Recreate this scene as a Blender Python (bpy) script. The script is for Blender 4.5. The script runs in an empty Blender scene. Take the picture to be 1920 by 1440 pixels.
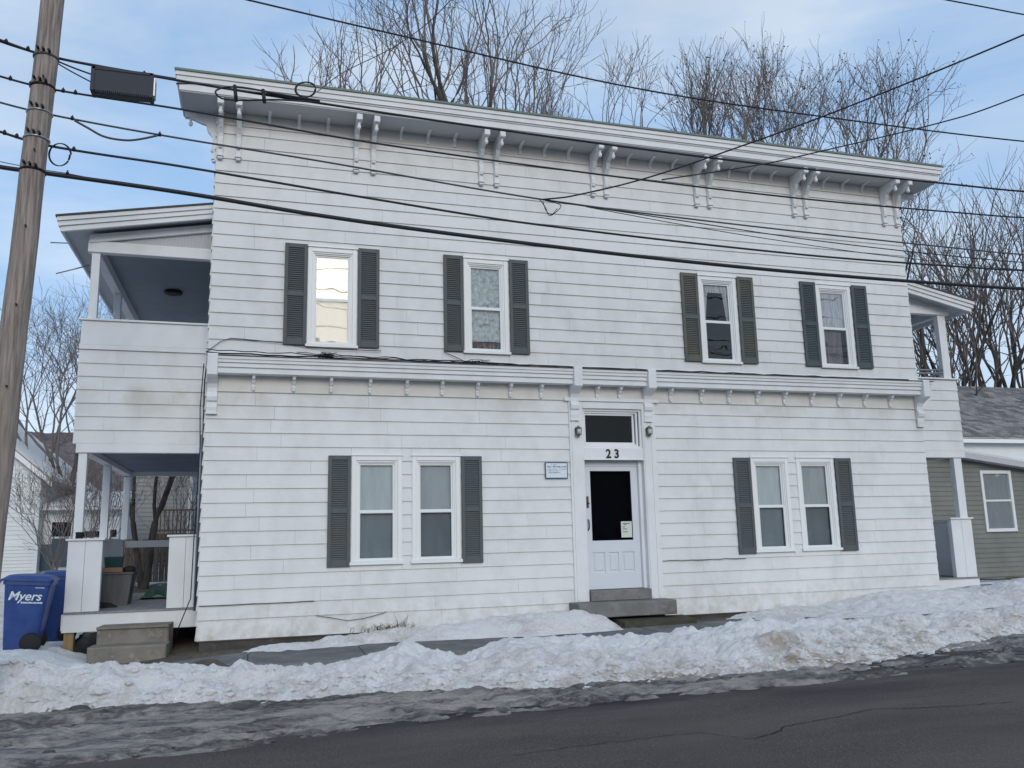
import bpy, math, random
import numpy as np
from mathutils import Vector, Matrix, Euler
C = bpy.context.scene.collection
RAD = math.radians
PI = math.pi

# ------------------------------------------------------------------ camera, light, exposure
FPX = 1592.11
RM = ((0.9570797, 0.2883053, -0.0296391), (-0.2889216, 0.9410276, -0.1760435), (-0.0228630, 0.1770510, 0.9839361))
CAM = Vector((0.0, -13.7, 1.5))
cd = bpy.data.cameras.new('camera'); cam = bpy.data.objects.new('camera', cd); C.objects.link(cam)
cd.sensor_width = 36.0; cd.lens = FPX * 36.0 / 1920.0; cd.clip_start = 0.05; cd.clip_end = 3000
m3 = Matrix(((RM[0][0], RM[0][2], -RM[0][1]), (RM[1][0], RM[1][2], -RM[1][1]), (RM[2][0], RM[2][2], -RM[2][1])))
cam.matrix_world = Matrix.Translation(CAM) @ m3.to_4x4()
bpy.context.scene.camera = cam

SUN_EL, SUN_AZ = 22.0, 179.0        # azimuth clockwise from +Y (the street side is -Y)
sc = bpy.context.scene
sc.view_settings.view_transform = 'Standard'; sc.view_settings.look = 'None'
sc.view_settings.gamma = 1.0; sc.view_settings.use_curve_mapping = False
sc.view_settings.exposure = 0.12
world = bpy.data.worlds.new('World'); sc.world = world; world.use_nodes = True
nt = world.node_tree; N = nt.nodes; L = nt.links
for n in list(N): N.remove(n)
wo = N.new('ShaderNodeOutputWorld'); bg = N.new('ShaderNodeBackground'); bg.inputs[1].default_value = 0.15
sky = N.new('ShaderNodeTexSky'); sky.sky_type = 'NISHITA'; sky.sun_disc = False
sky.sun_elevation = RAD(SUN_EL); sky.sun_rotation = RAD(SUN_AZ); sky.air_density = 1.0; sky.dust_density = 1.6; sky.ozone_density = 1.6
tc = N.new('ShaderNodeTexCoord')
sep = N.new('ShaderNodeSeparateXYZ'); L.new(tc.outputs['Generated'], sep.inputs[0])
mp = N.new('ShaderNodeMapping'); mp.inputs['Scale'].default_value = (1.0, 1.0, 2.6); L.new(tc.outputs['Generated'], mp.inputs[0])
n1 = N.new('ShaderNodeTexNoise'); n1.inputs['Scale'].default_value = 1.7; n1.inputs['Detail'].default_value = 6; n1.inputs['Roughness'].default_value = 0.52; n1.inputs['Distortion'].default_value = 0.4
L.new(mp.outputs[0], n1.inputs['Vector'])
cr = N.new('ShaderNodeMapRange'); cr.inputs[1].default_value = 0.34; cr.inputs[2].default_value = 0.66; cr.inputs[3].default_value = 0.62; cr.inputs[4].default_value = 0.90
L.new(n1.outputs[0], cr.inputs[0])
mixc = N.new('ShaderNodeMix'); mixc.data_type = 'RGBA'
L.new(cr.outputs[0], mixc.inputs[0]); L.new(sky.outputs[0], mixc.inputs[6])
n2 = N.new('ShaderNodeTexNoise'); n2.inputs['Scale'].default_value = 2.3; n2.inputs['Detail'].default_value = 7; n2.inputs['Roughness'].default_value = 0.55; n2.inputs['Distortion'].default_value = 0.3
mp2 = N.new('ShaderNodeMapping'); mp2.inputs['Scale'].default_value = (1.0, 1.0, 3.2); mp2.inputs['Location'].default_value = (1.3, 0.4, 0.2); L.new(tc.outputs['Generated'], mp2.inputs[0]); L.new(mp2.outputs[0], n2.inputs['Vector'])
cr2 = N.new('ShaderNodeMapRange'); cr2.inputs[1].default_value = 0.36; cr2.inputs[2].default_value = 0.62; L.new(n2.outputs[0], cr2.inputs[0])
veil = N.new('ShaderNodeMix'); veil.data_type = 'RGBA'; L.new(cr2.outputs[0], veil.inputs[0]); veil.inputs[6].default_value = (2.35, 3.7, 5.7, 1); veil.inputs[7].default_value = (4.5, 5.25, 6.1, 1)
L.new(veil.outputs[2], mixc.inputs[7])
L.new(mixc.outputs[2], bg.inputs[0]); L.new(bg.outputs[0], wo.inputs[0])
sd = bpy.data.lights.new('sun', 'SUN'); sun = bpy.data.objects.new('sun', sd); C.objects.link(sun)
sd.energy = 0.95; sd.angle = RAD(22); sd.color = (1.0, 0.93, 0.83)
el, az = RAD(SUN_EL), RAD(SUN_AZ)
sdir = Vector((math.sin(az) * math.cos(el), math.cos(az) * math.cos(el), math.sin(el)))
sun.rotation_euler = sdir.to_track_quat('Z', 'Y').to_euler()

# ------------------------------------------------------------------ helpers
def ray(u, v):
    q = ((u - 960) / FPX, 1.0, -(v - 720) / FPX)
    return Vector([sum(RM[i][j] * q[j] for j in range(3)) for i in range(3)])
def at(u, v, Y):
    d = ray(u, v); return CAM + d * ((Y - CAM.y) / d.y)
rnd = random.Random(7)

class MB:
    def __init__(s): s.v = []; s.f = []; s.sm = []
    def add(s, vs, fs, smooth=False):
        b = len(s.v); s.v += [tuple(p) for p in vs]; s.f += [tuple(b + i for i in f) for f in fs]; s.sm += [smooth] * len(fs); return s
    def box(s, x0, x1, y0, y1, z0, z1):
        return s.add([(x0,y0,z0),(x1,y0,z0),(x1,y1,z0),(x0,y1,z0),(x0,y0,z1),(x1,y0,z1),(x1,y1,z1),(x0,y1,z1)],
                     [(0,3,2,1),(4,5,6,7),(0,1,5,4),(1,2,6,5),(2,3,7,6),(3,0,4,7)])
    def bbox(s, x0, x1, y0, y1, z0, z1, b=0.006):
        # box whose front (-Y) edges are chamfered
        vs = [(x0,y1,z0),(x1,y1,z0),(x1,y1,z1),(x0,y1,z1),(x0,y0+b,z0),(x1,y0+b,z0),(x1,y0+b,z1),(x0,y0+b,z1),
              (x0+b,y0,z0+b),(x1-b,y0,z0+b),(x1-b,y0,z1-b),(x0+b,y0,z1-b)]
        return s.add(vs, [(3,2,1,0),(0,1,5,4),(1,2,6,5),(2,3,7,6),(3,0,4,7),(4,5,9,8),(5,6,10,9),(6,7,11,10),(7,4,8,11),(8,9,10,11)])
    def prism_x(s, prof, x0, x1):      # prof: list of (y,z) polygon
        n = len(prof)
        vs = [(x0, y, z) for y, z in prof] + [(x1, y, z) for y, z in prof]
        fs = [tuple(range(n))[::-1], tuple(range(n, 2 * n))] + [(i, (i + 1) % n, n + (i + 1) % n, n + i) for i in range(n)]
        return s.add(vs, fs)
    def prism_y(s, prof, y0, y1):      # prof: list of (x,z)
        n = len(prof)
        vs = [(x, y0, z) for x, z in prof] + [(x, y1, z) for x, z in prof]
        fs = [tuple(range(n)), tuple(range(n, 2 * n))[::-1]] + [((i + 1) % n, i, n + i, n + (i + 1) % n) for i in range(n)]
        return s.add(vs, fs)
    def tube(s, pts, rad, n=6, cap=True):
        pts = [Vector(p) for p in pts]
        if not hasattr(rad, '__len__'): rad = [rad] * len(pts)
        b = len(s.v); m = len(pts)
        for i, p in enumerate(pts):
            d = (pts[min(i + 1, m - 1)] - pts[max(i - 1, 0)])
            if d.length < 1e-9: d = Vector((0, 0, 1))
            d.normalize()
            a = d.cross(Vector((0.13, 0.31, 0.94)) if abs(d.z) < 0.9 else Vector((1, 0.1, 0))); a.normalize(); c = d.cross(a)
            for k in range(n):
                t = 2 * PI * k / n
                s.v.append(tuple(p + (a * math.cos(t) + c * math.sin(t)) * rad[i]))
        for i in range(m - 1):
            for k in range(n):
                k2 = (k + 1) % n
                s.f.append((b + i * n + k, b + (i + 1) * n + k, b + (i + 1) * n + k2, b + i * n + k2)); s.sm.append(True)
        if cap:
            s.f.append(tuple(b + k for k in range(n))); s.sm.append(False)
            s.f.append(tuple(b + (m - 1) * n + k for k in range(n))[::-1]); s.sm.append(False)
        return s
    def lathe(s, c, prof, n=14, axis='z'):
        c = Vector(c); b = len(s.v)
        for r, h in prof:
            for k in range(n):
                t = 2 * PI * k / n; x, y = r * math.cos(t), r * math.sin(t)
                p = (x, y, h) if axis == 'z' else ((x, h, y) if axis == 'y' else (h, x, y))
                s.v.append(tuple(c + Vector(p)))
        for i in range(len(prof) - 1):
            for k in range(n):
                k2 = (k + 1) % n
                s.f.append((b + i * n + k, b + i * n + k2, b + (i + 1) * n + k2, b + (i + 1) * n + k)); s.sm.append(True)
        s.f.append(tuple(b + k for k in range(n))[::-1]); s.sm.append(False)
        s.f.append(tuple(b + (len(prof) - 1) * n + k for k in range(n))); s.sm.append(False)
        return s
    def build(s, name, mat, parent=None, fix=True):
        me = bpy.data.meshes.new(name); me.from_pydata(s.v, [], s.f); me.materials.append(mat)
        me.polygons.foreach_set('use_smooth', s.sm); me.update()
        if fix:
            import bmesh
            bm = bmesh.new(); bm.from_mesh(me); bmesh.ops.recalc_face_normals(bm, faces=bm.faces); bm.to_mesh(me); bm.free()
        o = bpy.data.objects.new(name, me); C.objects.link(o)
        if parent: put(o, parent)
        return o
def put(o, parent):
    bpy.context.view_layer.depsgraph if False else None
    o.parent = parent
    o.matrix_parent_inverse = WM(parent).inverted()
    return o
def WM(o):
    m = Matrix.LocRotScale(o.location, o.rotation_euler, o.scale)
    if o.parent: m = WM(o.parent) @ o.matrix_parent_inverse @ m
    return m
def tag(o, label, cat, group=None, kind=None):
    if label: o['label'] = label
    if cat: o['category'] = cat
    if group: o['group'] = group
    if kind: o['kind'] = kind
    return o
def empty(name, loc, label, cat, group=None, rz=0):
    o = bpy.data.objects.new(name, None); C.objects.link(o); o.location = loc; o.rotation_euler = (0, 0, rz); o.empty_display_size = 0.2
    return tag(o, label, cat, group)
def struct(o): o['kind'] = 'structure'; return o
def copy_tree(o, parent=None):
    c = o.copy(); C.objects.link(c)
    if parent: c.parent = parent
    for ch in list(o.children): copy_tree(ch, c)
    return c
def text_mesh(txt, size, name, mat, parent, loc, rot, depth=0.003, shear=0.0, sx=1.0, bold=0.0, align='CENTER'):
    cu = bpy.data.curves.new(name, 'FONT'); cu.body = txt; cu.size = size; cu.extrude = depth; cu.align_x = align; cu.shear = shear; cu.offset = bold
    to = bpy.data.objects.new('tmp', cu); C.objects.link(to)
    dg = bpy.context.evaluated_depsgraph_get(); me = bpy.data.meshes.new_from_object(to.evaluated_get(dg))
    bpy.data.objects.remove(to)
    me.name = name; me.materials.clear(); me.materials.append(mat)
    o = bpy.data.objects.new(name, me); C.objects.link(o); o.location = loc; o.rotation_euler = rot; o.scale = (sx, 1, 1)
    if parent: put(o, parent)
    return o

# ------------------------------------------------------------------ noise for terrain
def _hash(ix, iy, seed):
    h = (ix * 374761393 + iy * 668265263 + seed * 974711) & 0xffffffff
    h = ((h ^ (h >> 13)) * 1274126177) & 0xffffffff
    return ((h ^ (h >> 16)) & 0xffffff) / float(0xffffff)
def vnoise(x, y, seed=0):
    x = np.asarray(x, float); y = np.asarray(y, float)
    ix = np.floor(x).astype(np.int64); iy = np.floor(y).astype(np.int64); fx = x - ix; fy = y - iy
    fx = fx * fx * (3 - 2 * fx); fy = fy * fy * (3 - 2 * fy)
    a = _hash(ix, iy, seed); b = _hash(ix + 1, iy, seed); c = _hash(ix, iy + 1, seed); d = _hash(ix + 1, iy + 1, seed)
    return (a * (1 - fx) + b * fx) * (1 - fy) + (c * (1 - fx) + d * fx) * fy
def fbm(x, y, oct=4, seed=0, gain=0.5):
    t = 0; a = 1; s = 0
    for i in range(oct):
        t = t + a * vnoise(x * 2 ** i + 17.3 * i, y * 2 ** i + 9.1 * i, seed + i); s += a; a *= gain
    return t / s

# ------------------------------------------------------------------ materials
def mat(name, col, rough=0.8, spec=0.3, metal=0.0):
    m = bpy.data.materials.new(name); m.use_nodes = True; b = m.node_tree.nodes['Principled BSDF']
    b.inputs['Base Color'].default_value = (*col, 1); b.inputs['Roughness'].default_value = rough
    b.inputs['Specular IOR Level'].default_value = spec; b.inputs['Metallic'].default_value = metal
    return m
def P(m): return m.node_tree.nodes['Principled BSDF']
def noise(m, scale, detail=4, vec='pos', stretch=None, rough=0.55, dist=0.0):
    nt = m.node_tree
    if vec == 'pos': src = nt.nodes.new('ShaderNodeNewGeometry').outputs['Position']
    else: src = nt.nodes.new('ShaderNodeTexCoord').outputs['Object']
    if stretch:
        mpn = nt.nodes.new('ShaderNodeMapping'); mpn.inputs['Scale'].default_value = stretch; nt.links.new(src, mpn.inputs[0]); src = mpn.outputs[0]
    n = nt.nodes.new('ShaderNodeTexNoise'); n.inputs['Scale'].default_value = scale; n.inputs['Detail'].default_value = detail
    n.inputs['Roughness'].default_value = rough; n.inputs['Distortion'].default_value = dist
    nt.links.new(src, n.inputs['Vector']); return n.outputs[0]
def rng(m, src, a, b, c=0.0, d=1.0):
    n = m.node_tree.nodes.new('ShaderNodeMapRange'); n.inputs[1].default_value = a; n.inputs[2].default_value = b; n.inputs[3].default_value = c; n.inputs[4].default_value = d
    m.node_tree.links.new(src, n.inputs[0]); return n.outputs[0]
def mixcol(m, fac, a, b):
    n = m.node_tree.nodes.new('ShaderNodeMix'); n.data_type = 'RGBA'
    for s, v in ((0, fac), (6, a), (7, b)):
        if isinstance(v, (int, float)): n.inputs[s].default_value = v
        elif isinstance(v, tuple): n.inputs[s].default_value = (*v, 1)
        else: m.node_tree.links.new(v, n.inputs[s])
    return n.outputs[2]
def mul(m, a, b):
    n = m.node_tree.nodes.new('ShaderNodeMath'); n.operation = 'MULTIPLY'
    for s, v in ((0, a), (1, b)):
        if isinstance(v, (int, float)): n.inputs[s].default_value = v
        else: m.node_tree.links.new(v, n.inputs[s])
    return n.outputs[0]
def setcol(m, src): m.node_tree.links.new(src, P(m).inputs['Base Color'])
def bump(m, src, strength=0.3, dist=0.01):
    b = m.node_tree.nodes.new('ShaderNodeBump'); b.inputs['Strength'].default_value = strength; b.inputs['Distance'].default_value = dist
    m.node_tree.links.new(src, b.inputs['Height']); m.node_tree.links.new(b.outputs[0], P(m).inputs['Normal'])
def objrand(m):
    return m.node_tree.nodes.new('ShaderNodeObjectInfo').outputs['Random']
def attr(m, name):
    n = m.node_tree.nodes.new('ShaderNodeAttribute'); n.attribute_name = name; return n.outputs['Fac']

def painted(name, base, dirt=(0.50, 0.50, 0.46), amt=0.42, rand=True, rough=0.55):
    m = mat(name, base, rough, 0.25)
    big = noise(m, 1.1, 5, stretch=(1, 1, 0.6)); streak = noise(m, 3.0, 5, stretch=(1.2, 1.2, 0.8)); fine = noise(m, 26, 5, rough=0.7)
    f1 = rng(m, mul(m, big, streak), 0.20, 0.42, 0.0, amt)
    c = mixcol(m, f1, base, dirt)
    f2 = rng(m, fine, 0.66, 0.80, 0.0, 0.45); c = mixcol(m, f2, c, tuple(x * 0.72 for x in base))
    if name == 'siding_paint':
        sz = m.node_tree.nodes.new('ShaderNodeSeparateXYZ'); gp = m.node_tree.nodes.new('ShaderNodeNewGeometry'); m.node_tree.links.new(gp.outputs['Position'], sz.inputs[0])
        sp = mul(m, rng(m, sz.outputs[2], .75, .12, 0, 1), rng(m, noise(m, 5, 5, rough=.65), .42, .66, 0, .6)); c = mixcol(m, sp, c, (.42, .38, .31))
        gr = mul(m, rng(m, sz.outputs[2], 3.3, 3.85, 0, 1), rng(m, sz.outputs[2], 4.1, 3.95, 0, 1)); c = mixcol(m, mul(m, gr, rng(m, noise(m, 1.3, 4), .45, .62, 0, .55)), c, (.47, .45, .37))
    if rand:
        r = rng(m, objrand(m), 0, 1, 0.0, 0.10); c = mixcol(m, r, c, (base[0] * 0.80, base[1] * 0.82, base[2] * 0.86))
    setcol(m, c)
    grain = noise(m, 30, 4, stretch=(0.5, 1, 4)); bump(m, grain, 0.25, 0.004)
    return m
M = {}
M['siding'] = painted('siding_paint', (0.735, 0.75, 0.755), (0.50, 0.51, 0.48), .42)
M['trim'] = painted('trim_paint', (0.76, 0.78, 0.80), amt=0.3, rand=False)
M['frieze'] = painted('frieze_paint', (0.69, 0.68, 0.655), amt=0.45, rand=False)
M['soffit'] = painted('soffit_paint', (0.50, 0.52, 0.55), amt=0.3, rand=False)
M['backing'] = mat('sheathing', (0.12, 0.12, 0.12), 0.9)
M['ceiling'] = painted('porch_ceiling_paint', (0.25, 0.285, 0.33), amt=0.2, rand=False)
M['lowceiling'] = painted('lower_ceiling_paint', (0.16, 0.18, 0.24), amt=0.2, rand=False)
M['deck'] = painted('deck_paint', (0.25, 0.26, 0.28), amt=0.4, rand=True, rough=0.7)
M['roofedge'] = mat('green_drip_edge', (0.16, 0.21, 0.18), 0.6)
M['roof'] = mat('roof_membrane', (0.08, 0.08, 0.08), 0.9)
M['vinyl'] = mat('white_vinyl', (0.80, 0.82, 0.82), 0.4, 0.4)
M['sash'] = mat('sash_vinyl', (0.74, 0.77, 0.78), 0.4, 0.4)

def shutter_mat(name, base, moss, amt):
    m = mat(name, base, 0.6, 0.3)
    a = noise(m, 2.2, 4, stretch=(1, 1, 0.8)); f = rng(m, a, 0.45, 0.68, 0, amt)
    c = mixcol(m, f, base, moss); b = noise(m, 18, 4); f2 = rng(m, b, 0.55, 0.8, 0, 0.4)
    setcol(m, mixcol(m, f2, c, tuple(x * 1.7 for x in base))); return m
M['shutter'] = shutter_mat('shutter_slate', (0.092, 0.108, 0.118), (0.105, 0.103, 0.092), 0.7)
M['shutter_green'] = shutter_mat('shutter_mossy', (0.098, 0.112, 0.112), (0.135, 0.13, 0.095), 0.8)
M['shutter_teal'] = shutter_mat('shutter_teal', (0.080, 0.105, 0.115), (0.06, 0.078, 0.085), 0.6)

def glass(name, refl=0.10, tint=(1, 1, 1), wav=0.25):
    m = bpy.data.materials.new(name); m.use_nodes = True; nt = m.node_tree
    for n in list(nt.nodes): nt.nodes.remove(n)
    o = nt.nodes.new('ShaderNodeOutputMaterial'); mx = nt.nodes.new('ShaderNodeMixShader'); t = nt.nodes.new('ShaderNodeBsdfTransparent'); g = nt.nodes.new('ShaderNodeBsdfGlossy')
    t.inputs[0].default_value = (*tint, 1); g.inputs['Roughness'].default_value = 0.02
    lw = nt.nodes.new('ShaderNodeLayerWeight'); lw.inputs[0].default_value = 0.5
    pw = nt.nodes.new('ShaderNodeMath'); pw.operation = 'POWER'; pw.inputs[1].default_value = 5.0; nt.links.new(lw.outputs['Facing'], pw.inputs[0])
    ad = nt.nodes.new('ShaderNodeMath'); ad.operation = 'ADD'; ad.inputs[1].default_value = refl + .04; nt.links.new(pw.outputs[0], ad.inputs[0]); ad.use_clamp = True
    ns = nt.nodes.new('ShaderNodeTexNoise'); ns.inputs['Scale'].default_value = 2.6; ns.inputs['Detail'].default_value = 1
    ge = nt.nodes.new('ShaderNodeNewGeometry'); nt.links.new(ge.outputs['Position'], ns.inputs['Vector'])
    bp = nt.nodes.new('ShaderNodeBump'); bp.inputs['Strength'].default_value = wav; bp.inputs['Distance'].default_value = 0.02; nt.links.new(ns.outputs[0], bp.inputs['Height'])
    nt.links.new(bp.outputs[0], g.inputs['Normal'])
    nt.links.new(ad.outputs[0], mx.inputs[0]); nt.links.new(t.outputs[0], mx.inputs[1]); nt.links.new(g.outputs[0], mx.inputs[2]); nt.links.new(mx.outputs[0], o.inputs[0])
    return m
M['glass'] = glass('window_glass', 0.0)
M['glass_shiny'] = glass('window_glass_shiny', -0.010, (.90, .89, .87), wav=0.22)
M['glass_bright'] = glass('window_glass_bright', 0.012, (1, .985, .95), wav=0.16)
M['glass_mid'] = glass('window_glass_mid', 0.10, wav=0.5)
M['screen_glass'] = glass('screened_glass', 0.0, tint=(0.80, 0.81, 0.82))
M['glass_dark'] = glass('door_glass', -0.02, tint=(0.5, 0.55, 0.6), wav=0.05)
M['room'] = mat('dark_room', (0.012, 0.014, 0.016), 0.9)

def cloth_mat(name, col, sc=9, amt=0.25, stretch=(3, 1, 0.5)):
    m = mat(name, col, 0.9, 0.1); a = noise(m, sc, 3, stretch=stretch); f = rng(m, a, 0.35, 0.7, 0, 1)
    setcol(m, mixcol(m, f, col, tuple(x * (1 - amt) for x in col))); bump(m, a, 0.5, 0.02); return m
M['blind'] = cloth_mat('pale_blind', (0.46, 0.53, 0.55), 3, 0.12)
M['blind_grey'] = cloth_mat('grey_blind', (0.36, 0.41, 0.43), 3, 0.15)
M['cream'] = cloth_mat('sky_reflection_sheet', (0.92, 0.90, 0.84), 3, 0.08)  # pale cream colour stands in for bright sky reflected in the glass
M['lace'] = cloth_mat('frosty_lace', (0.46, 0.54, 0.56), 14, 0.55, (1, 1, 1))
M['curtain'] = cloth_mat('sheer_curtain', (0.42, 0.45, 0.47), 7, 0.5, (6, 1, 0.6))
M['sheer_dark'] = cloth_mat('dim_sheer', (0.17, 0.165, 0.18), 7, 0.5, (6, 1, 0.6))
M['door'] = painted('door_paint', (0.66, 0.70, 0.76), amt=0.2, rand=False, rough=0.45)
M['black'] = mat('black_iron', (0.012, 0.012, 0.014), 0.5)
M['boxshell'] = mat('splice_box_shell', (0.032, 0.040, 0.055), 0.6)
M['cable'] = mat('cable_sheath', (0.018, 0.020, 0.026), 0.55)
M['cable_grey'] = mat('weathered_cable', (0.07, 0.075, 0.085), 0.6)
M['signwhite'] = mat('sign_white', (0.68, 0.76, 0.82), 0.5)
M['signblue'] = mat('sign_blue', (0.05, 0.11, 0.18), 0.5)
M['signtext'] = mat('sign_print', (0.05, 0.08, 0.10), 0.6)
M['paper'] = mat('paper', (0.62, 0.68, 0.60), 0.8)
M['brass'] = mat('worn_hardware', (0.10, 0.07, 0.06), 0.5, 0.5, 0.4)
M['galv'] = mat('galvanised', (0.35, 0.37, 0.40), 0.4, 0.5, 0.7)
M['lampmetal'] = mat('tarnished_lamp_metal', (0.16, 0.17, 0.14), 0.6, 0.4, 0.3)
M['lampglass'] = mat('frosted_lamp_glass', (0.55, 0.60, 0.55), 0.3)

def concrete(name, base, dark):
    m = mat(name, base, 0.9, 0.2); a = noise(m, 2.5, 6); b = noise(m, 45, 5, rough=0.7)
    c = mixcol(m, rng(m, a, 0.35, 0.68), base, dark); c = mixcol(m, rng(m, b, 0.5, 0.8, 0, 0.5), c, tuple(x * 0.55 for x in base)); c = mixcol(m, rng(m, noise(m, 7, 5, rough=.7), .52, .68, 0, .7), c, tuple(x * 0.6 for x in base)); c = mixcol(m, rng(m, noise(m, 5, 3), .6, .7, 0, .5), c, tuple(min(1, x * 1.5) for x in base)); setcol(m, c); bump(m, b, 0.5, 0.006); return m
M['conc'] = concrete('step_concrete', (0.27, 0.25, 0.22), (0.17, 0.16, 0.145))
M['conc_grey'] = concrete('door_step_concrete', (0.24, 0.24, 0.235), (0.15, 0.15, 0.145))
M['stone'] = concrete('mossy_stone', (0.085, 0.08, 0.06), (0.045, 0.05, 0.03))
M['walk'] = concrete('sidewalk_concrete', (0.20, 0.20, 0.20), (0.115, 0.115, 0.12))
M['found'] = concrete('foundation_stone', (0.10, 0.095, 0.09), (0.05, 0.05, 0.05))

def wood(name, base, dark, sc=3.0):
    m = mat(name, base, 0.85, 0.15); a = noise(m, sc, 6, stretch=(6, 6, 0.35), rough=0.65); b = noise(m, 1.2, 3, stretch=(3, 3, 0.5)); k = noise(m, 22, 3, stretch=(3.5, 3.5, 0.8))
    c = mixcol(m, rng(m, a, 0.38, 0.62), base, dark); c = mixcol(m, rng(m, b, 0.5, 0.72, 0, 0.6), c, tuple(x * 0.75 for x in base)); c = mixcol(m, rng(m, k, 0.68, 0.76, 0, 0.8), c, tuple(x * 0.3 for x in base))
    setcol(m, c); bump(m, a, 0.6, 0.012); return m
M['pole'] = wood('weathered_pole_wood', (0.36, 0.31, 0.275), (0.17, 0.145, 0.13), 5.0)
M['newwood'] = wood('treated_lumber', (0.36, 0.27, 0.15), (0.25, 0.18, 0.10))
M['deckwood'] = wood('deck_lumber', (0.23, 0.18, 0.13), (0.13, 0.10, 0.075))
M['fencewood'] = wood('old_fence_wood', (0.19, 0.155, 0.12), (0.10, 0.08, 0.065))
def bark(name, base, dark):
    m = mat(name, base, 0.95, 0.1); a = noise(m, 9, 5, stretch=(1, 1, 0.3)); setcol(m, mixcol(m, rng(m, a, 0.4, 0.65), base, dark)); bump(m, a, 0.6, 0.02); return m
M['bark'] = bark('grey_bark', (0.115, 0.105, 0.100), (0.06, 0.055, 0.055))
M['bark_dark'] = bark('dark_bark', (0.10, 0.088, 0.082), (0.05, 0.045, 0.043))
M['twig'] = mat('twig_bark', (0.20, 0.175, 0.165), 0.95, 0.1)
M['twig_dark'] = mat('dark_twig_bark', (0.145, 0.128, 0.122), 0.95, 0.1)
M['bud'] = mat('clinging_leaf', (0.085, 0.065, 0.05), 0.95, 0.1)

# snow: clean and dirty
m = mat('snow', (0.90, 0.90, 0.90), 0.75, 0.25); M['snow'] = m
d = attr(m, 'dirt'); n1_ = noise(m, 3.5, 6, rough=0.62); n2_ = noise(m, 21, 5, rough=0.7); n3_ = noise(m, 90, 3)
patch = rng(m, n1_, 0.42, 0.66); grit = rng(m, n2_, 0.50, 0.72)
c = mixcol(m, mul(m, d, patch), (0.90, 0.90, 0.90), (0.47, 0.39, 0.31))
c = mixcol(m, mul(m, mul(m, d, grit), 0.75), c, (0.22, 0.17, 0.13))
c = mixcol(m, rng(m, n2_, 0.56, 0.78, 0, 0.22), c, (0.60, 0.66, 0.78))
setcol(m, c)
b1 = m.node_tree.nodes.new('ShaderNodeMath'); b1.operation = 'ADD'; m.node_tree.links.new(n2_, b1.inputs[0]); m.node_tree.links.new(mul(m, n3_, 0.35), b1.inputs[1])
bump(m, b1.outputs[0], 0.85, 0.07)
# slush
m = mat('slush', (0.30, 0.30, 0.31), 0.42, 0.4); M['slush'] = m
a = noise(m, 2.4, 7, stretch=(0.35, 1.7, 1), rough=0.7); b = noise(m, 14, 5, stretch=(0.6, 1.4, 1), rough=0.7); d = attr(m, 'dirt')
c = mixcol(m, rng(m, a, 0.43, 0.57), (0.058, 0.054, 0.058), (0.33, 0.305, 0.28)); c = mixcol(m, rng(m, b, 0.48, 0.72, 0, 0.75), c, (0.38, 0.36, 0.335)); c = mixcol(m, mul(m, d, rng(m, noise(m, 6, 4), 0.4, 0.6)), c, (0.06, 0.055, 0.05)); g_ = noise(m, 45, 4, stretch=(0.5, 1.3, 1), rough=.75); c = mixcol(m, rng(m, g_, .5, .72, 0, .55), c, (.09, .085, .085)); setcol(m, c); bump(m, b, 1.0, 0.05)
# asphalt
m = mat('asphalt', (0.05, 0.05, 0.053), 0.95, 0.06); M['asphalt'] = m
a = noise(m, 75, 4, rough=0.85); b = noise(m, 0.9, 5, stretch=(0.5, 1.4, 1)); w = attr(m, 'wet'); st = noise(m, 30, 4)
c = mixcol(m, rng(m, b, 0.36, 0.64), (0.070, 0.060, 0.056), (0.106, 0.090, 0.082)); tr = noise(m, 1.0, 4, stretch=(.08, 1.3, 1)); c = mixcol(m, rng(m, tr, .45, .62, 0, .4), c, (.060, .054, .054)); c = mixcol(m, rng(m, a, 0.5, 0.66, 0, 0.75), c, (0.21, 0.195, 0.185)); c = mixcol(m, rng(m, st, 0.6, 0.8, 0, 0.3), c, (0.03, 0.03, 0.032))
c = mixcol(m, mul(m, w, rng(m, noise(m, 1.6, 5, stretch=(0.4, 1.5, 1)), 0.40, 0.58)), c, (0.028, 0.028, 0.036)); setcol(m, c)
rr = m.node_tree.nodes.new('ShaderNodeMapRange'); rr.inputs[1].default_value = 0; rr.inputs[2].default_value = 1; rr.inputs[3].default_value = 0.95; rr.inputs[4].default_value = 0.45
m.node_tree.links.new(mul(m, w, rng(m, noise(m, 1.6, 5, stretch=(0.4, 1.5, 1)), 0.40, 0.58)), rr.inputs[0]); m.node_tree.links.new(rr.outputs[0], P(m).inputs['Roughness']); bump(m, a, 0.5, 0.004)
# ground
m = mat('winter_ground', (0.1, 0.09, 0.08), 0.95, 0.1); M['ground'] = m
a = noise(m, 0.55, 6, rough=0.6); b = noise(m, 12, 5); s = attr(m, 'snow')
c = mixcol(m, rng(m, b, 0.35, 0.7), (0.085, 0.072, 0.058), (0.16, 0.14, 0.115)); f = m.node_tree.nodes.new('ShaderNodeMath'); f.operation = 'ADD'; m.node_tree.links.new(a, f.inputs[0]); m.node_tree.links.new(s, f.inputs[1])
c = mixcol(m, rng(m, f.outputs[0], 0.78, 0.86), c, (0.74, 0.78, 0.84)); setcol(m, c); bump(m, b, 0.7, 0.03)
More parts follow.
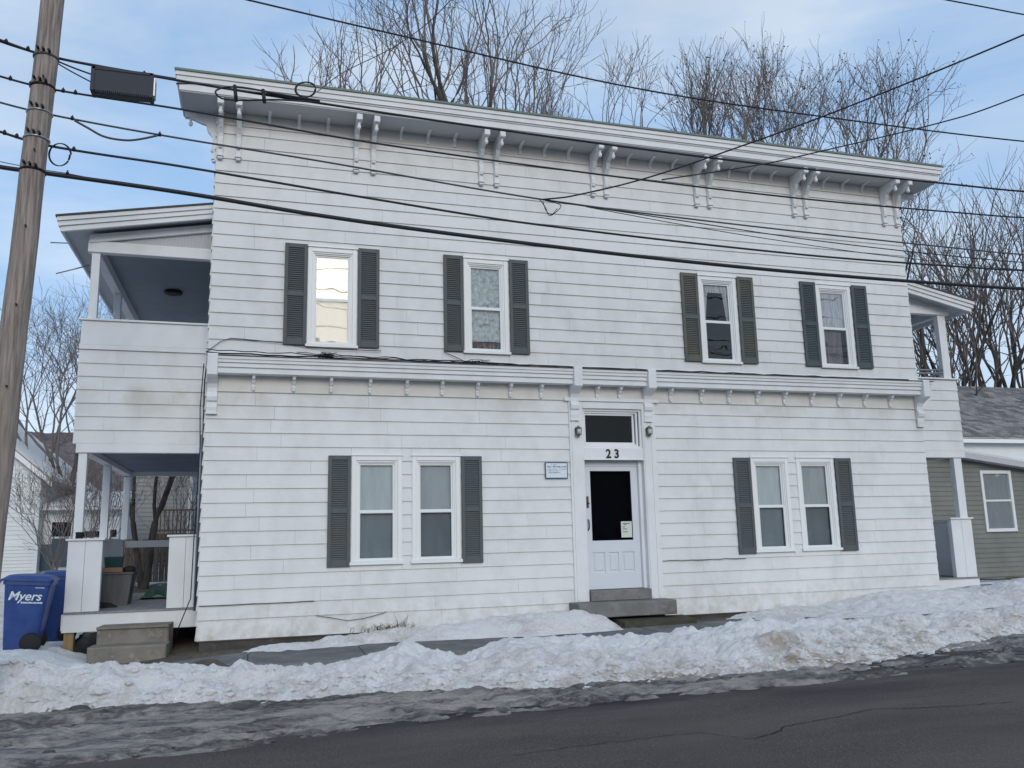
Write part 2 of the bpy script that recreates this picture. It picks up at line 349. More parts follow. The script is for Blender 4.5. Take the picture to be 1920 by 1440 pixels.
# shingles / hills
m = mat('wooded_hillside', (0.09, 0.075, 0.075), 1.0, 0.0); M['hill'] = m
a = noise(m, 0.10, 6, rough=0.7); b = noise(m, 0.7, 5, stretch=(1, 1, 0.4), rough=0.75)
c = mixcol(m, rng(m, a, 0.35, 0.65), (0.15, 0.125, 0.125), (0.10, 0.085, 0.09)); c = mixcol(m, rng(m, b, 0.45, 0.7, 0, 0.7), c, (0.24, 0.21, 0.205)); setcol(m, c)
m = mat('asphalt_shingle', (0.17, 0.165, 0.165), 0.95, 0.1); M['shingle'] = m
a = noise(m, 9, 4, stretch=(0.35, 1, 1)); r = objrand(m); c = mixcol(m, r, (0.21, 0.205, 0.205), (0.115, 0.115, 0.125)); c = mixcol(m, rng(m, a, 0.42, 0.62), c, (0.27, 0.26, 0.255)); setcol(m, c)
m = mat('olive_vinyl_siding', (0.215, 0.225, 0.195), 0.6, 0.3); M['olive'] = m
a = noise(m, 1.5, 4); setcol(m, mixcol(m, rng(m, a, 0.35, 0.7), (0.225, 0.235, 0.212), (0.175, 0.185, 0.168)))
M['white_siding'] = painted('white_vinyl_siding', (0.74, 0.77, 0.78), amt=0.2, rand=False)
M['grey_siding'] = painted('grey_clapboard', (0.34, 0.35, 0.36), amt=0.2, rand=False)
M['bluebin'] = mat('blue_plastic', (0.018, 0.055, 0.22), 0.42, 0.45)
m = M['bluebin']; a = noise(m, 4, 5); setcol(m, mixcol(m, rng(m, a, 0.4, 0.75), (0.014, 0.045, 0.19), (0.035, 0.085, 0.27))); bump(m, noise(m, 60, 2), 0.15, 0.002)
M['print'] = mat('white_print', (0.66, 0.74, 0.80), 0.6)
M['rubber'] = mat('black_rubber', (0.02, 0.02, 0.022), 0.75)
M['greybin'] = cloth_mat('grey_plastic', (0.15, 0.155, 0.165), 5, 0.3)
M['greenp'] = mat('green_plastic', (0.02, 0.075, 0.045), 0.5)
M['tealp'] = mat('dark_teal_plastic', (0.012, 0.045, 0.048), 0.5)
M['brownbox'] = mat('brown_cardboard', (0.26, 0.16, 0.10), 0.9)
M['dkblue'] = mat('slate_blue_panel', (0.07, 0.115, 0.15), 0.5)
M['red'] = mat('faded_red', (0.25, 0.05, 0.05), 0.7)
M['weed'] = mat('dry_weed', (0.20, 0.14, 0.08), 0.95, 0.1)

# ------------------------------------------------------------------ ground, street, sidewalk
def gz(X): return np.interp(X, [-8, -1.6, -0.5, 2, 6, 12.7, 16, 20, 40], [-0.12, -0.14, -0.02, 0.02, 0.02, 0.12, 0.18, 0.12, 0.2])
def road_z(X): return -0.22 + 0.006 * np.clip(X, -30, 60)
def ground_z(X, Y):
    X = np.asarray(X, float); Y = np.asarray(Y, float)
    near = gz(X)
    back = np.clip((Y - 2.0) * 0.085, 0, 0.95) * np.clip((6 - X) / 8, 0, 1) + np.clip((Y - 14) * 0.02, 0, 3.0)
    yard = near + back
    t = np.clip((-2.1 - Y) / 0.25, 0, 1); t = t * t * (3 - 2 * t)
    far = np.clip((-24.5 - Y) / 1.0, 0, 1) * 0.2
    return yard * (1 - t) + (road_z(X) + far) * t - 0.02
def grid_mesh(name, xs, ys, zfun, mt, attrs=None, keep=None, smooth=True):
    X, Y = np.meshgrid(xs, ys); Z = zfun(X, Y); nx, ny = len(xs), len(ys)
    co = np.stack([X, Y, Z], -1).reshape(-1, 3)
    i = np.arange(ny - 1)[:, None] * nx + np.arange(nx - 1)[None, :]
    q = np.stack([i, i + 1, i + nx + 1, i + nx], -1)
    if keep is not None:
        k = keep(X, Y); kk = k[:-1, :-1] | k[1:, :-1] | k[:-1, 1:] | k[1:, 1:]; q = q[kk]
    q = q.reshape(-1, 4)
    used = np.zeros(len(co), bool); used[q.ravel()] = True; remap = np.cumsum(used) - 1
    me = bpy.data.meshes.new(name); me.from_pydata(co[used].tolist(), [], remap[q].tolist()); me.materials.append(mt)
    if smooth: me.polygons.foreach_set('use_smooth', [True] * len(me.polygons))
    if attrs:
        for an, fn in attrs.items():
            A = me.attributes.new(an, 'FLOAT', 'POINT'); A.data.foreach_set('value', fn(X, Y).reshape(-1)[used].astype(np.float32))
    me.update(); o = bpy.data.objects.new(name, me); C.objects.link(o); return o
xs = np.concatenate([np.linspace(-400, -30, 20)[:-1], np.linspace(-30, -8, 30)[:-1], np.linspace(-8, 20, 141)[:-1], np.linspace(20, 60, 40)[:-1], np.linspace(60, 500, 20)])
ys = np.concatenate([np.linspace(-300, -30, 12)[:-1], np.linspace(-30, -6, 20)[:-1], np.linspace(-6, 4, 81)[:-1], np.linspace(4, 30, 40)[:-1], np.linspace(30, 600, 20)])
struct(grid_mesh('ground', xs, ys, ground_z, M['ground'], {'snow': lambda X, Y: np.where(Y > 2.5, 0.30, np.where(Y < -26, 0.3, -0.05))}))
def wet(X, Y): return np.clip((Y + 6.0) / 0.9 + (fbm(X * 0.5, Y * 1.5, 3, 5) - 0.5) * 1.6, 0, 1)
rx = np.concatenate([np.linspace(-300, -20, 15)[:-1], np.linspace(-20, 30, 251)[:-1], np.linspace(30, 400, 20)])
ry = np.concatenate([np.linspace(-24.3, -9, 16)[:-1], np.linspace(-9, -2.4, 67)])
road = struct(grid_mesh('road', rx, ry, lambda X, Y: road_z(X) + 0.012 + 0.006 * (fbm(X * 0.7, Y * 0.9, 3, 3) - .5) - 0.0 * Y, M['asphalt'], {'wet': wet}))
# cracks in the asphalt: thin dark strips laid on the surface, part of the road
def on_road(u, v):
    d = ray(u, v); z = -0.2
    for _ in range(3):
        s = (z - CAM.z) / d.z; p = CAM + d * s; z = float(road_z(p.x)) + 0.014
    return p
def crack(pxs, w, seed):
    r = random.Random(seed); pts = []
    P_ = [on_road(*q) for q in pxs]
    for a, b in zip(P_[:-1], P_[1:]):
        n = max(2, int((b - a).length / 0.07))
        for i in range(n): pts.append(a.lerp(b, i / n) + Vector((r.uniform(-.02, .02), r.uniform(-.022, .022), 0.004)))
    mb = MB()
    for i in range(len(pts) - 1):
        a, b = pts[i], pts[i + 1]; d = (b - a); nrm = Vector((-d.y, d.x, 0)).normalized() * w * r.uniform(0.35, 1.1)
        mb.add([a - nrm, b - nrm, b + nrm, a + nrm], [(0, 1, 2, 3)])
    return mb.build('crack', M['crack'], road, fix=False)
M['crack'] = mat('crack_dark', (0.012, 0.012, 0.013), 0.9)
crack([(1400, 1386), (1440, 1379), (1480, 1360), (1580, 1342), (1635, 1330), (1740, 1327), (1915, 1316)], 0.007, 1)
crack([(960, 1417), (1110, 1396), (1310, 1374), (1400, 1386)], 0.005, 2)
# sidewalk: base with its slabs
sw = MB(); sw.box(-12, 34, -2.08, -0.72, -0.5, -0.12); sidewalk = struct(sw.build('sidewalk', M['found']))
x = -12.0
while x < 34:
    z0, z1 = float(gz(x)) - 0.01, float(gz(x + 1.5)) - 0.01; dz = rnd.uniform(-.006, .006)
    b = MB(); b.add([(x + .006, -2.08, -0.3), (x + 1.494, -2.08, -0.3), (x + 1.494, -0.74, -0.3), (x + .006, -0.74, -0.3),
                     (x + .006, -2.08, z0 + dz), (x + 1.494, -2.08, z1 + dz), (x + 1.494, -0.74, z1 + dz + .02), (x + .006, -0.74, z0 + dz + .02)],
                    [(0,3,2,1),(4,5,6,7),(0,1,5,4),(1,2,6,5),(2,3,7,6),(3,0,4,7)])
    b.build('slab', M['walk'], sidewalk); x += 1.5
kb = MB(); x = -12.0
while x < 34:
    z0, z1 = float(gz(x)) - .012, float(gz(x + 2)) - .012
    kb.add([(x, -2.24, -.4), (x + 1.99, -2.24, -.4), (x + 1.99, -2.085, -.4), (x, -2.085, -.4), (x, -2.24, z0), (x + 1.99, -2.24, z1), (x + 1.99, -2.085, z1), (x, -2.085, z0)],
           [(0,3,2,1),(4,5,6,7),(0,1,5,4),(1,2,6,5),(2,3,7,6),(3,0,4,7)]); x += 2
kb.build('kerb', M['conc_grey'], sidewalk)

# ------------------------------------------------------------------ snow (own heights, lumps and hollows)
YF = lambda X: np.interp(X, [-8, -2.6, -1.0, 0.6, 2.8, 5.8, 8.5, 11, 16, 30], [-3.4, -3.4, -3.7, -4.0, -4.35, -4.75, -4.1, -3.45, -3.2, -3.2])
CREST = lambda X: np.interp(X, [-8, -2.6, -1.5, -.55, .2, .95, 1.5, 1.84, 2.2, 2.55, 3.2, 4.3, 5.5, 6.7, 8, 9.4, 11.7, 16, 30], [.28, .24, .17, .10, .05, .04, .12, .17, .12, .0, .19, .16, .11, .23, .16, .18, .22, .26, .25])
def lumps(X, Y):
    a = fbm(X * 2.1, Y * 2.6, 3, 11) - .5; b = fbm(X * 7.5, Y * 8.5, 3, 23); c = 1 - np.abs(2 * fbm(X * 3.6, Y * 4.5, 2, 31) - 1)
    e = 1 - np.abs(2 * fbm(X * 11, Y * 12, 3, 37) - 1)
    return a * 0.17 + (b - .5) * 0.11 + (c - .7) * 0.075 + (e - .7) * .03
def bank_h(X, Y):
    yf = YF(X) + (fbm(X * 1.3, X * 0 + 4, 3, 2) - .5) * 0.5; yc = -2.75; yb = -2.0 + (fbm(X * 1.1, X * 0 + 8, 3, 6) - .5) * 0.25
    base = np.where(Y < -2.2, road_z(X), gz(X) - .02)
    tf = np.clip((Y - yf) / (yc - yf), 0, 1); tb = np.clip((yb - Y) / (yb - yc), 0, 1)
    t = np.where(Y < yc, np.sin(tf * PI / 2) ** 0.75, np.sin(tb * PI / 2) ** 0.8)
    top = CREST(X) + (fbm(X * 1.7, Y * 1.2, 3, 41) - .5) * 0.10
    e = np.clip(t * 1.6, 0, 1)
    return road_z(X) * 0 + (base - 0.05) * (1 - t) + top * t + lumps(X, Y) * e * np.where(Y < yc, 1.15, .7)
def bank_keep(X, Y):
    base = np.where(Y < -2.15, road_z(X) + .012, gz(X) - .012); return bank_h(X, Y) > base - 0.01
def bank_dirt(X, Y):
    yf = YF(X); t = np.clip((Y - yf) / 1.3, 0, 1); return np.clip(1.0 - t * 0.85 + (fbm(X * 0.9, Y, 2, 77) - .5) * 0.8, 0.0, 1) * np.interp(X, [-3, 0, 3.5, 5, 8, 10, 14], [.45, .5, .9, 1.3, 1.3, .9, .7])
o = grid_mesh('snow_bank', np.arange(-5, 17, 0.024), np.arange(-5.4, -1.85, 0.024), bank_h, M['snow'], {'dirt': bank_dirt}, bank_keep)
tag(o, 'ploughed snow bank along the kerb, brown with road dirt on its street side', 'snow', kind='stuff')
HZ = lambda X: np.interp(X, [-.75, -.2, .3, 1, 2.4, 3.5, 4.3, 5.0, 5.45, 5.75, 6.0, 7.2, 7.7, 8.2, 9, 9.8, 10.8, 12, 13, 15, 16.5, 19], [-.2, -.06, .05, .09, .17, .24, .30, .29, .2, .02, -.3, -.3, .0, .12, .15, .20, .34, .36, .30, .46, .34, .2])
def drift_h(X, Y):
    y0 = np.interp(X, [-.7, 2, 5, 7, 8, 11, 19], [-1.15, -1.05, -1.2, -1.3, -1.75, -2.0, -2.0]) + (fbm(X * 1.4, X * 0, 3, 9) - .5) * .35
    y1 = np.interp(X, [-.7, 1.2, 2.5, 12.6, 12.9, 19], [-.45, -.3, -.02, -.02, .95, .95]) + (fbm(X * 2, X * 0 + 3, 2, 19) - .5) * .12
    yc = np.interp(X, [-.7, 19], [-.55, -.4])
    base = gz(X) - .03
    t = np.where(Y < yc, np.sin(np.clip((Y - y0) / (yc - y0), 0, 1) * PI / 2), np.sin(np.clip((y1 - Y) / np.maximum(y1 - yc, .05), 0, 1) * PI / 2) ** .6)
    return (base - .06) * (1 - t) + HZ(X) * t + lumps(X + 5, Y) * 0.6 * np.clip(t * 1.5, 0, 1)
o = grid_mesh('snow_drift', np.arange(-.75, 17.5, 0.028), np.arange(-2.2, 1.0, 0.028), drift_h, M['snow'], {'dirt': lambda X, Y: np.clip(.25 + (fbm(X, Y, 2, 4) - .5) * .8 + np.where(X > 12.9, .35, 0), 0, 1)}, lambda X, Y: (drift_h(X, Y) > gz(X) - .012) & ((Y < -0.01) | (X > 12.8)))
tag(o, 'low snow drift lying along the foot of the white house', 'snow', kind='stuff')
def yard_h(X, Y):
    t = np.clip((-1.9 - X + (fbm(Y * 1.2, Y * 0, 3, 5) - .5) * .8) / 1.1, 0, 1); t = t * t * (3 - 2 * t)
    e = np.clip((Y + 2.3) / .6, 0, 1); bk = np.clip((1.9 - Y) / 1.2, 0.25, 1)
    return ground_z(X, Y) - .04 + (0.27 * t * bk + 0.03) * e + lumps(X, Y + 9) * 0.55 * np.clip(t * 1.5, .3, 1)
o = grid_mesh('yard_snow', np.arange(-9, -1.0, 0.05), np.arange(-2.3, 11, 0.05), yard_h, M['snow'], {'dirt': lambda X, Y: np.clip(.3 + (fbm(X * .8, Y * .8, 3, 14) - .5) * 1.6, 0, 1)}, lambda X, Y: (yard_h(X, Y) > ground_z(X, Y) + .02) & ((X < -2.8) | (Y < .9)))
tag(o, 'trampled snow cover in the yard left of the porch', 'snow', kind='stuff')
# slush and ice on the street side of the bank
def sl_f(X, Y):
    a = fbm(X * .55 + 3, Y * 2.2, 4, 51); b = fbm(X * 3.0, Y * 8, 3, 61)
    yo = np.interp(X, [-8, 0, 1.5, 4, 8, 11, 20], [-6.1, -6.0, -5.7, -5.6, -5.45, -5.0, -4.6]); yi = YF(X) + .25
    inside = np.clip((Y - yo) / .35, 0, 1) * np.clip((yi - Y) / .15, 0, 1)
    amt = np.interp(X, [-8, 1, 3, 6, 12], [.19, .17, .15, .13, .11])
    return (a * .62 + b * .38 + (fbm(X * 7, Y * 16, 2, 67) - .5) * .22 - .5 + amt - .03) * inside - (1 - inside) * .3
def sl_h(X, Y):
    f = sl_f(X, Y); e = np.clip(f * 10 + .3, 0, 1)
    ridge = (1 - np.abs(2 * fbm(X * 3.2, Y * 8, 4, 71) - 1) - .55) * .075 * np.clip(vnoise(X * .9, Y * 1.7, 5) * 1.6, .2, 1.2)
    return road_z(X) + .004 + np.clip(f, -.02, .2) * .28 + (ridge + (fbm(X * 12, Y * 22, 2, 91) - .5) * .02) * e
o = grid_mesh('street_slush', np.arange(-5, 14, 0.024), np.arange(-6.4, -3.1, 0.02), sl_h, M['slush'], {'dirt': lambda X, Y: np.clip((fbm(X * .7, Y * 2, 3, 81) - .45) * 3, 0, 1)}, lambda X, Y: sl_f(X, Y) > 0.0)
tag(o, 'grey frozen slush crust on the asphalt beside the snow bank', 'slush', kind='stuff')
def chunks(name, n, seed, fx, label, mt, smin, smax):
    r_ = random.Random(seed); b = MB()
    for _ in range(n):
        x, y, z, at_ = fx(r_)
        s_ = r_.uniform(smin, smax) * (1 if r_.random() < .85 else 1.7); vs = []
        for (a, c_, e_) in ((1,0,0),(-1,0,0),(0,1,0),(0,-1,0),(0,0,1),(0,0,-1),(.6,.6,.6),(-.6,.6,.5),(.6,-.6,.5),(-.6,-.6,.6)):
            k = r_.uniform(.6, 1.25); vs.append((x + a * s_ * 1.3 * k, y + c_ * s_ * k, z + e_ * s_ * .75 * k))
        b.add(vs, [(4,6,7),(4,7,9),(4,9,8),(4,8,6),(0,6,8),(1,9,7),(2,7,6),(3,8,9),(0,2,6),(2,1,7),(1,3,9),(3,0,8),(0,5,2),(2,5,1),(1,5,3),(3,5,0)])
    o = b.build(name, mt, fix=False); me = o.data; A_ = me.attributes.new('dirt', 'FLOAT', 'POINT'); A_.data.foreach_set('value', [.35] * len(me.vertices))
    return tag(o, label, 'snow', kind='stuff')
def f_bank(r_):
    x = r_.uniform(-3.5, 14); yf = float(YF(x)); y = yf + abs(r_.gauss(0, .35)) - .05; return x, y, max(float(bank_h(np.array([x]), np.array([y]))[0]), float(road_z(x)) + .01), 0
def f_slush(r_):
    while True:
        x = r_.uniform(-3.5, 13); y = r_.uniform(-6.0, -3.4)
        if y < float(YF(x)) + .1 and float(sl_f(np.array([x]), np.array([y]))[0]) > -.04: return x, y, float(road_z(x)) + .02, 0
def clod(u, v, r, label):
    p = on_road(u, v); b = MB(); rr = random.Random(u)
    n = 9; prof = []
    vs = []; fs = []
    for i in range(6):
        ph = PI * i / 5
        for k in range(n):
            t = 2 * PI * k / n; q = r * (0.75 + .5 * rr.random()) * (math.sin(ph) + .02)
            vs.append((p.x + q * math.cos(t) * 1.3, p.y + q * math.sin(t), p.z + r * .45 - r * .75 * math.cos(ph)))
    for i in range(5):
        for k in range(n): fs.append((i * n + k, i * n + (k + 1) % n, (i + 1) * n + (k + 1) % n, (i + 1) * n + k))
    b.add(vs, fs, True); tag(b.build('dirt_clod', M['found']), label, 'clod', 'dirty clods on the street')
clod(148, 1342, .09, 'larger dark frozen clod at the foot of the snow bank')
chunks('snow_chunks', 900, 4, f_bank, 'broken crusty snow chunks along the street edge of the bank', M['snow'], .012, .045)
chunks('ice_chunks', 500, 6, f_slush, 'small grey ice lumps frozen onto the street beside the bank', M['slush'], .008, .028)
clod(93, 1420, .05, 'small dark clod alone on the slushy street')
# ------------------------------------------------------------------ THE WHITE HOUSE
XL, XR = -0.73, 12.71
house = empty('apartment_house', (XL, 0, 0.05), 'white two-storey flat-roofed clapboard house numbered 23 with bracketed cornice', 'house')
WU = [(0.75, 1.55), (3.36, 4.16), (7.88, 8.69), (10.47, 11.28)]     # upper casings x range, z 4.58..6.26
WL = [(1.49, 2.30), (2.46, 3.26), (8.73, 9.53), (9.71, 10.53)]     # lower, z 1.12..2.82
UZ, LZ = (4.58, 6.26), (1.12, 2.83)
DX = (5.20, 6.84)      # door surround
holes = [(a, b, *UZ) for a, b in WU] + [(a, b, *LZ) for a, b in WL] + [(DX[0], DX[1], 0.40, 3.82)]
# backing wall with openings
def wall_with_holes(mb, x0, x1, z0, z1, y0, y1, hs):
    gx = sorted({x0, x1} | {h[0] for h in hs} | {h[1] for h in hs}); gzz = sorted({z0, z1} | {h[2] for h in hs} | {h[3] for h in hs})
    for a, b in zip(gx[:-1], gx[1:]):
        col = []
        for c, d in zip(gzz[:-1], gzz[1:]):
            mx, mz = (a + b) / 2, (c + d) / 2
            if any(h[0] < mx < h[1] and h[2] < mz < h[3] for h in hs): col.append(None)
            elif col and col[-1]: col[-1][1] = d
            else: col.append([c, d])
            if col[-1] is None: pass
        for q in col:
            if q: mb.box(a, b, y0, y1, q[0], q[1])
wb = MB(); wall_with_holes(wb, XL + .01, XR - .01, 0.08, 8.5, 0.0, 0.14, [(a + .03, b - .03, c + .03, d - .03) for a, b, c, d in holes])
wb.box(XL + .01, XL + .15, .142, 13, 0.08, 8.5); wb.box(XR - .15, XR - .01, .142, 13, 0.08, 8.5); wb.box(XL + .15, XR - .15, 12.8, 13, .08, 8.5)
wb.box(XL + .15, XR - .15, .16, 12.8, 4.0, 4.2)
wall = wb.build('wall', M['backing'], house)
fb = MB(); fb.box(XL + .04, XR - .04, .02, 12.9, -.4, .10); fb.build('foundation', M['found'], house)
rf = MB(); rf.box(XL, XR, -.3, 13.0, 8.52, 8.6); rf.build('roof', M['roof'], house)

# siding boards
boards = []     # (verts, weight, parent)
def add_board(x0, x1, z0, z1, y=0.0, parent=None, jit=True):
    j = rnd.uniform(-.0012, .0012) if jit else 0; g = .0012; tz = rnd.uniform(-.0012, .0012)
    yb, yt = y - .025 + j, y - .006 + j * .4; lip = .004
    vs = [(x0 + g, yb, z0 + tz), (x1 - g, yb, z0 - tz), (x1 - g, yb + .012, z0 - tz), (x0 + g, yb + .012, z0 + tz), (x0 + g, yt, z1), (x1 - g, yt, z1), (x1 - g, y - .001, z1), (x0 + g, y - .001, z1),
          ]
    boards.append((vs, (x1 - x0) * (z1 - z0), parent))
BF = [(0,3,2,1),(4,5,6,7),(0,1,5,4),(1,2,6,5),(2,3,7,6),(3,0,4,7)]
def course(x0, x1, z0, z1, y, hs, parent, lmin=1.22, lmax=1.9, off=None):
    # cut the course by holes, then into lengths
    segs = [(x0, x1)]
    for h in hs:
        if h[2] < z1 - .02 and h[3] > z0 + .02:
            # partial overlap handled by keeping the strip outside the hole
            ns = []
            for a, b in segs:
                if h[1] <= a or h[0] >= b: ns.append((a, b)); continue
                if h[0] - a > .02: ns.append((a, h[0]))
                if b - h[1] > .02: ns.append((h[1], b))
                if h[2] > z0 + .03: add_board(max(a, h[0]), min(b, h[1]), z0, min(z1, h[2]), y, parent)
                if h[3] < z1 - .03: add_board(max(a, h[0]), min(b, h[1]), max(z0, h[3]), z1, y, parent)
            segs = ns
    for a, b in segs:
        x = a; first = True
        while x < b - 1e-6:
            l = rnd.uniform(lmin, lmax) * (rnd.uniform(.3, 1) if first else 1); first = False
            e = x + l
            if b - e < .35: e = b
            add_board(x, e, z0, z1, y, parent); x = e
UL = [4.43 + .2153 * k for k in range(19)]
for z0, z1 in zip(UL[:-1], UL[1:]):
    course(XL, XR, z0, min(z1 + .001, 8.25), 0, holes, wall)
LLn = [0.39 + .2144 * k for k in range(17)]
for z0, z1 in zip(LLn[:-1], LLn[1:]):
    course(XL, XR, z0, z1 + .001, 0, holes, wall)
course(XL, XR, .10, .391, 0, [(DX[0] - .0, DX[1] + .0, 0, .5)], wall, 1.6, 2.4)

# cornice at the roof
cn = MB()
prof = [(-.60, 8.60), (-.60, 8.74), (-.63, 8.745), (-.63, 8.775), (-.60, 8.78), (.1, 8.82), (.1, 8.55), (-.55, 8.55), (-.555, 8.60)]
CX0, CX1 = XL - .60, XR + .62; SR = .34
cn.box(CX0, CX1, -.60, .2, 8.62, 8.78)                 # crown
cn.box(CX0 + .03, CX1 - .03, -.575, .2, 8.597, 8.617)     # fillet
cn.box(CX0 + .045, CX1 - .045, -.555, .2, 8.485, 8.595)
cn.box(CX0, CX0 + .30, .2, SR, 8.62, 8.78); cn.box(CX1 - .3, CX1, .2, SR, 8.62, 8.78)
cn.box(CX0 + .045, CX0 + .3, .2, SR, 8.485, 8.595); cn.box(CX1 - .3, CX1 - .045, .2, SR, 8.485, 8.595)
cn.box(CX0 - .018, CX1 + .018, -.622, -.602, 8.70, 8.765)
cn.build('cornice', M['trim'], house)
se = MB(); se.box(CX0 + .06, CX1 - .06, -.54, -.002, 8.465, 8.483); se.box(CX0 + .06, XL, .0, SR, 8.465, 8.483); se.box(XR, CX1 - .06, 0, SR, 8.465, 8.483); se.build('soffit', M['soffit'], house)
fz = MB(); fz.box(XL, XR, -.012, -.001, 8.25, 8.463); fz.box(XL, XR, -.03, -.012, 8.245, 8.262); fz.build('frieze', M['frieze'], house)
de = MB(); de.box(CX0 - .03, CX1 + .03, -.64, SR + .02, 8.782, 8.805); de.box(CX0 - .03, CX1 + .03, -.645, -.625, 8.767, 8.80); de.build('drip_edge', M['roofedge'], house)

# brackets
def long_bracket_mb():
    b = MB(); w = .042
    b.bbox(-w, w, -.075, -.022, .0, .76, .006)                      # back plate against wall, local z from 7.70
    prof = [(-.07, .12), (-.10, .16), (-.105, .24), (-.085, .30), (-.10, .36), (-.16, .44), (-.19, .50), (-.20, .56), (-.26, .575), (-.33, .60), (-.40, .63), (-.47, .66), (-.52, .70), (-.52, .762), (-.07, .762)]
    b.prism_x(prof, -w * .82, w * .82)
    b.bbox(-w * 1.15, w * 1.15, -.53, -.36, .655, .755, .004)       # outer block
    b.lathe((0, -.44, .60), [(.012, -.085), (.028, -.07), (.036, -.045), (.030, -.015), (.018, .0), (.026, .02), (.026, .05)], 8)   # turned drop
    b.lathe((0, -.15, .52), [(.008, -.10), (.022, -.08), (.028, -.05), (.018, -.01), (.018, .02)], 8)
    b.bbox(-w * 1.2, w * 1.2, -.10, -.022, -.035, .0, .004); b.bbox(-w * .9, w * .9, -.085, -.022, -.075, -.045, .004)
    b.lathe((0, -.085, .12), [(.03, -.018), (.034, 0), (.03, .018)], 8)
    return b
lb = None
for a, c in [(-.67, -.39), (1.51, 1.80), (3.70, 3.98), (5.83, 6.09), (7.96, 8.24), (10.13, 10.40), (12.29, 12.60)]:
    for x in (a, c):
        if lb is None: lb = long_bracket_mb().build('long_bracket', M['trim']); o = lb
        else: o = lb.copy(); C.objects.link(o)
        o.location = (x, 0, 7.70); put(o, house)
for yy in (.12,):    # side brackets at the left corner, facing left
    o = lb.copy(); C.objects.link(o); o.location = (XL + .02, yy, 7.70); o.rotation_euler = (0, 0, -PI / 2); put(o, house)
    o = lb.copy(); C.objects.link(o); o.location = (XR - .02, yy, 7.70); o.rotation_euler = (0, 0, PI / 2); put(o, house)
def small_bracket_mb(top=True):
    b = MB(); w = .026
    if top: pts = [(-.03, .0), (-.035, .06), (-.055, .10), (-.10, .138), (-.20, .152), (-.27, .155), (-.27, .163)]; back = [(-.012, .163), (-.012, -.005)]
    else: pts = [(-.035, .0), (-.04, .04), (-.06, .07), (-.055, .10), (-.085, .13), (-.105, .16), (-.10, .185), (-.15, .21), (-.19, .235), (-.19, .245)]; back = [(-.012, .245), (-.012, -.01)]
    if top:
        # curved rib with thickness
        out = pts; inn = [(-.012, -.004), (-.012, .08), (-.03, .125), (-.08, .163)]
        b.prism_x(out + back, -w, w)
    else:
        b.prism_x(pts + back, -w, w)
        b.lathe((0, -.13, .20), [(.01, -.03), (.026, -.015), (.028, .01), (.02, .03)], 8); b.lathe((0, -.05, .02), [(.012, -.02), (.028, -.005), (.028, .015), (.02, .03)], 8)
    return b
sb = None
xsb = []
pairs = [-.39, 1.51, 1.80, 3.70, 3.98, 5.83, 6.09, 7.96, 8.24, 10.13, 10.40, 12.29]
for a, c in zip(pairs[0::2], pairs[1::2]):
    for k in (1, 2, 3): xsb.append(a + (c - a) * k / 4)
for x in xsb:
    if sb is None: sb = small_bracket_mb().build('small_bracket', M['trim']); o = sb
    else: o = sb.copy(); C.objects.link(o)
    o.location = (x, -.0, 8.30); put(o, house)

# belt cornice between the storeys
bc = MB(); bx0, bx1 = XL + .03, XR + .10
def belt(y, z0, z1): bc.box(bx0, bx1 - (0.28 + y) * 0, y, .0, z0, z1)
for y, z0, z1 in [(-.28, 4.285, 4.33), (-.262, 4.235, 4.283), (-.235, 4.20, 4.233), (-.245, 4.165, 4.198), (-.215, 4.125, 4.163), (-.225, 4.075, 4.123)]: belt(y, z0, z1)
bc.build('belt_cornice', M['trim'], house)
bt = MB(); bt.prism_x([(-.30, 4.332), (-.30, 4.343), (-.027, 4.40), (-.027, 4.332)], bx0 - .03, bx1 + .04); bt.build('belt_roof', M['roof'], house)
fl = MB(); fl.box(XL, XR, -.034, -.026, 4.392, 4.436); fl.build('flashing', M['vinyl'], house)
f2 = MB(); f2.box(XL + .12, DX[0] + .12, -.012, -.001, 3.825, 4.073); f2.box(DX[0] + .12, DX[1] - .12, -.014, -.001, 3.865, 4.073); f2.box(DX[1] - .12, XR - .06, -.012, -.001, 3.825, 4.073)
for a, b in ((XL + .12, DX[0]), (DX[1], XR - .06)): f2.box(a, b, -.034, -.013, 3.815, 3.838)
f2.build('belt_frieze', M['frieze'], house)
s2 = None
for x in [-.04, .57, 1.15, 1.77, 2.37, 2.96, 3.57, 4.15, 4.70, 5.74, 6.17, 7.17, 7.79, 8.36, 8.96, 9.55, 10.15, 10.76, 11.36, 11.96]:
    if s2 is None: s2 = small_bracket_mb(False).build('belt_bracket', M['trim']); o = s2
    else: o = s2.copy(); C.objects.link(o)
    o.location = (x, -.0, 3.83); put(o, house)
def scroll_bracket_mb(w=.075):
    b = MB()
    prof = [(-.028, -.02), (-.06, -.02), (-.075, .06), (-.065, .14), (-.10, .16), (-.115, .22), (-.095, .27), (-.075, .29), (-.08, .36), (-.11, .42), (-.19, .47), (-.27, .50), (-.315, .53), (-.32, .84), (-.30, .86), (-.028, .86)]
    b.prism_x(prof, -w, w); b.box(-w * 1.08, w * 1.08, -.085, -.026, -.045, -.02); return b
r0 = scroll_bracket_mb().build('scroll_bracket', M['trim'])
for i, (x, rz) in enumerate([(-.645, 0), (5.30, 0), (6.70, 0), (12.64, 0)]):
    o = r0 if i == 0 else r0.copy()
    if i: C.objects.link(o)
    o.location = (x, 0, 3.50); put(o, house)
o = r0.copy(); C.objects.link(o); o.location = (XR - .01, .10, 3.50); o.rotation_euler = (0, 0, PI / 2); put(o, house)

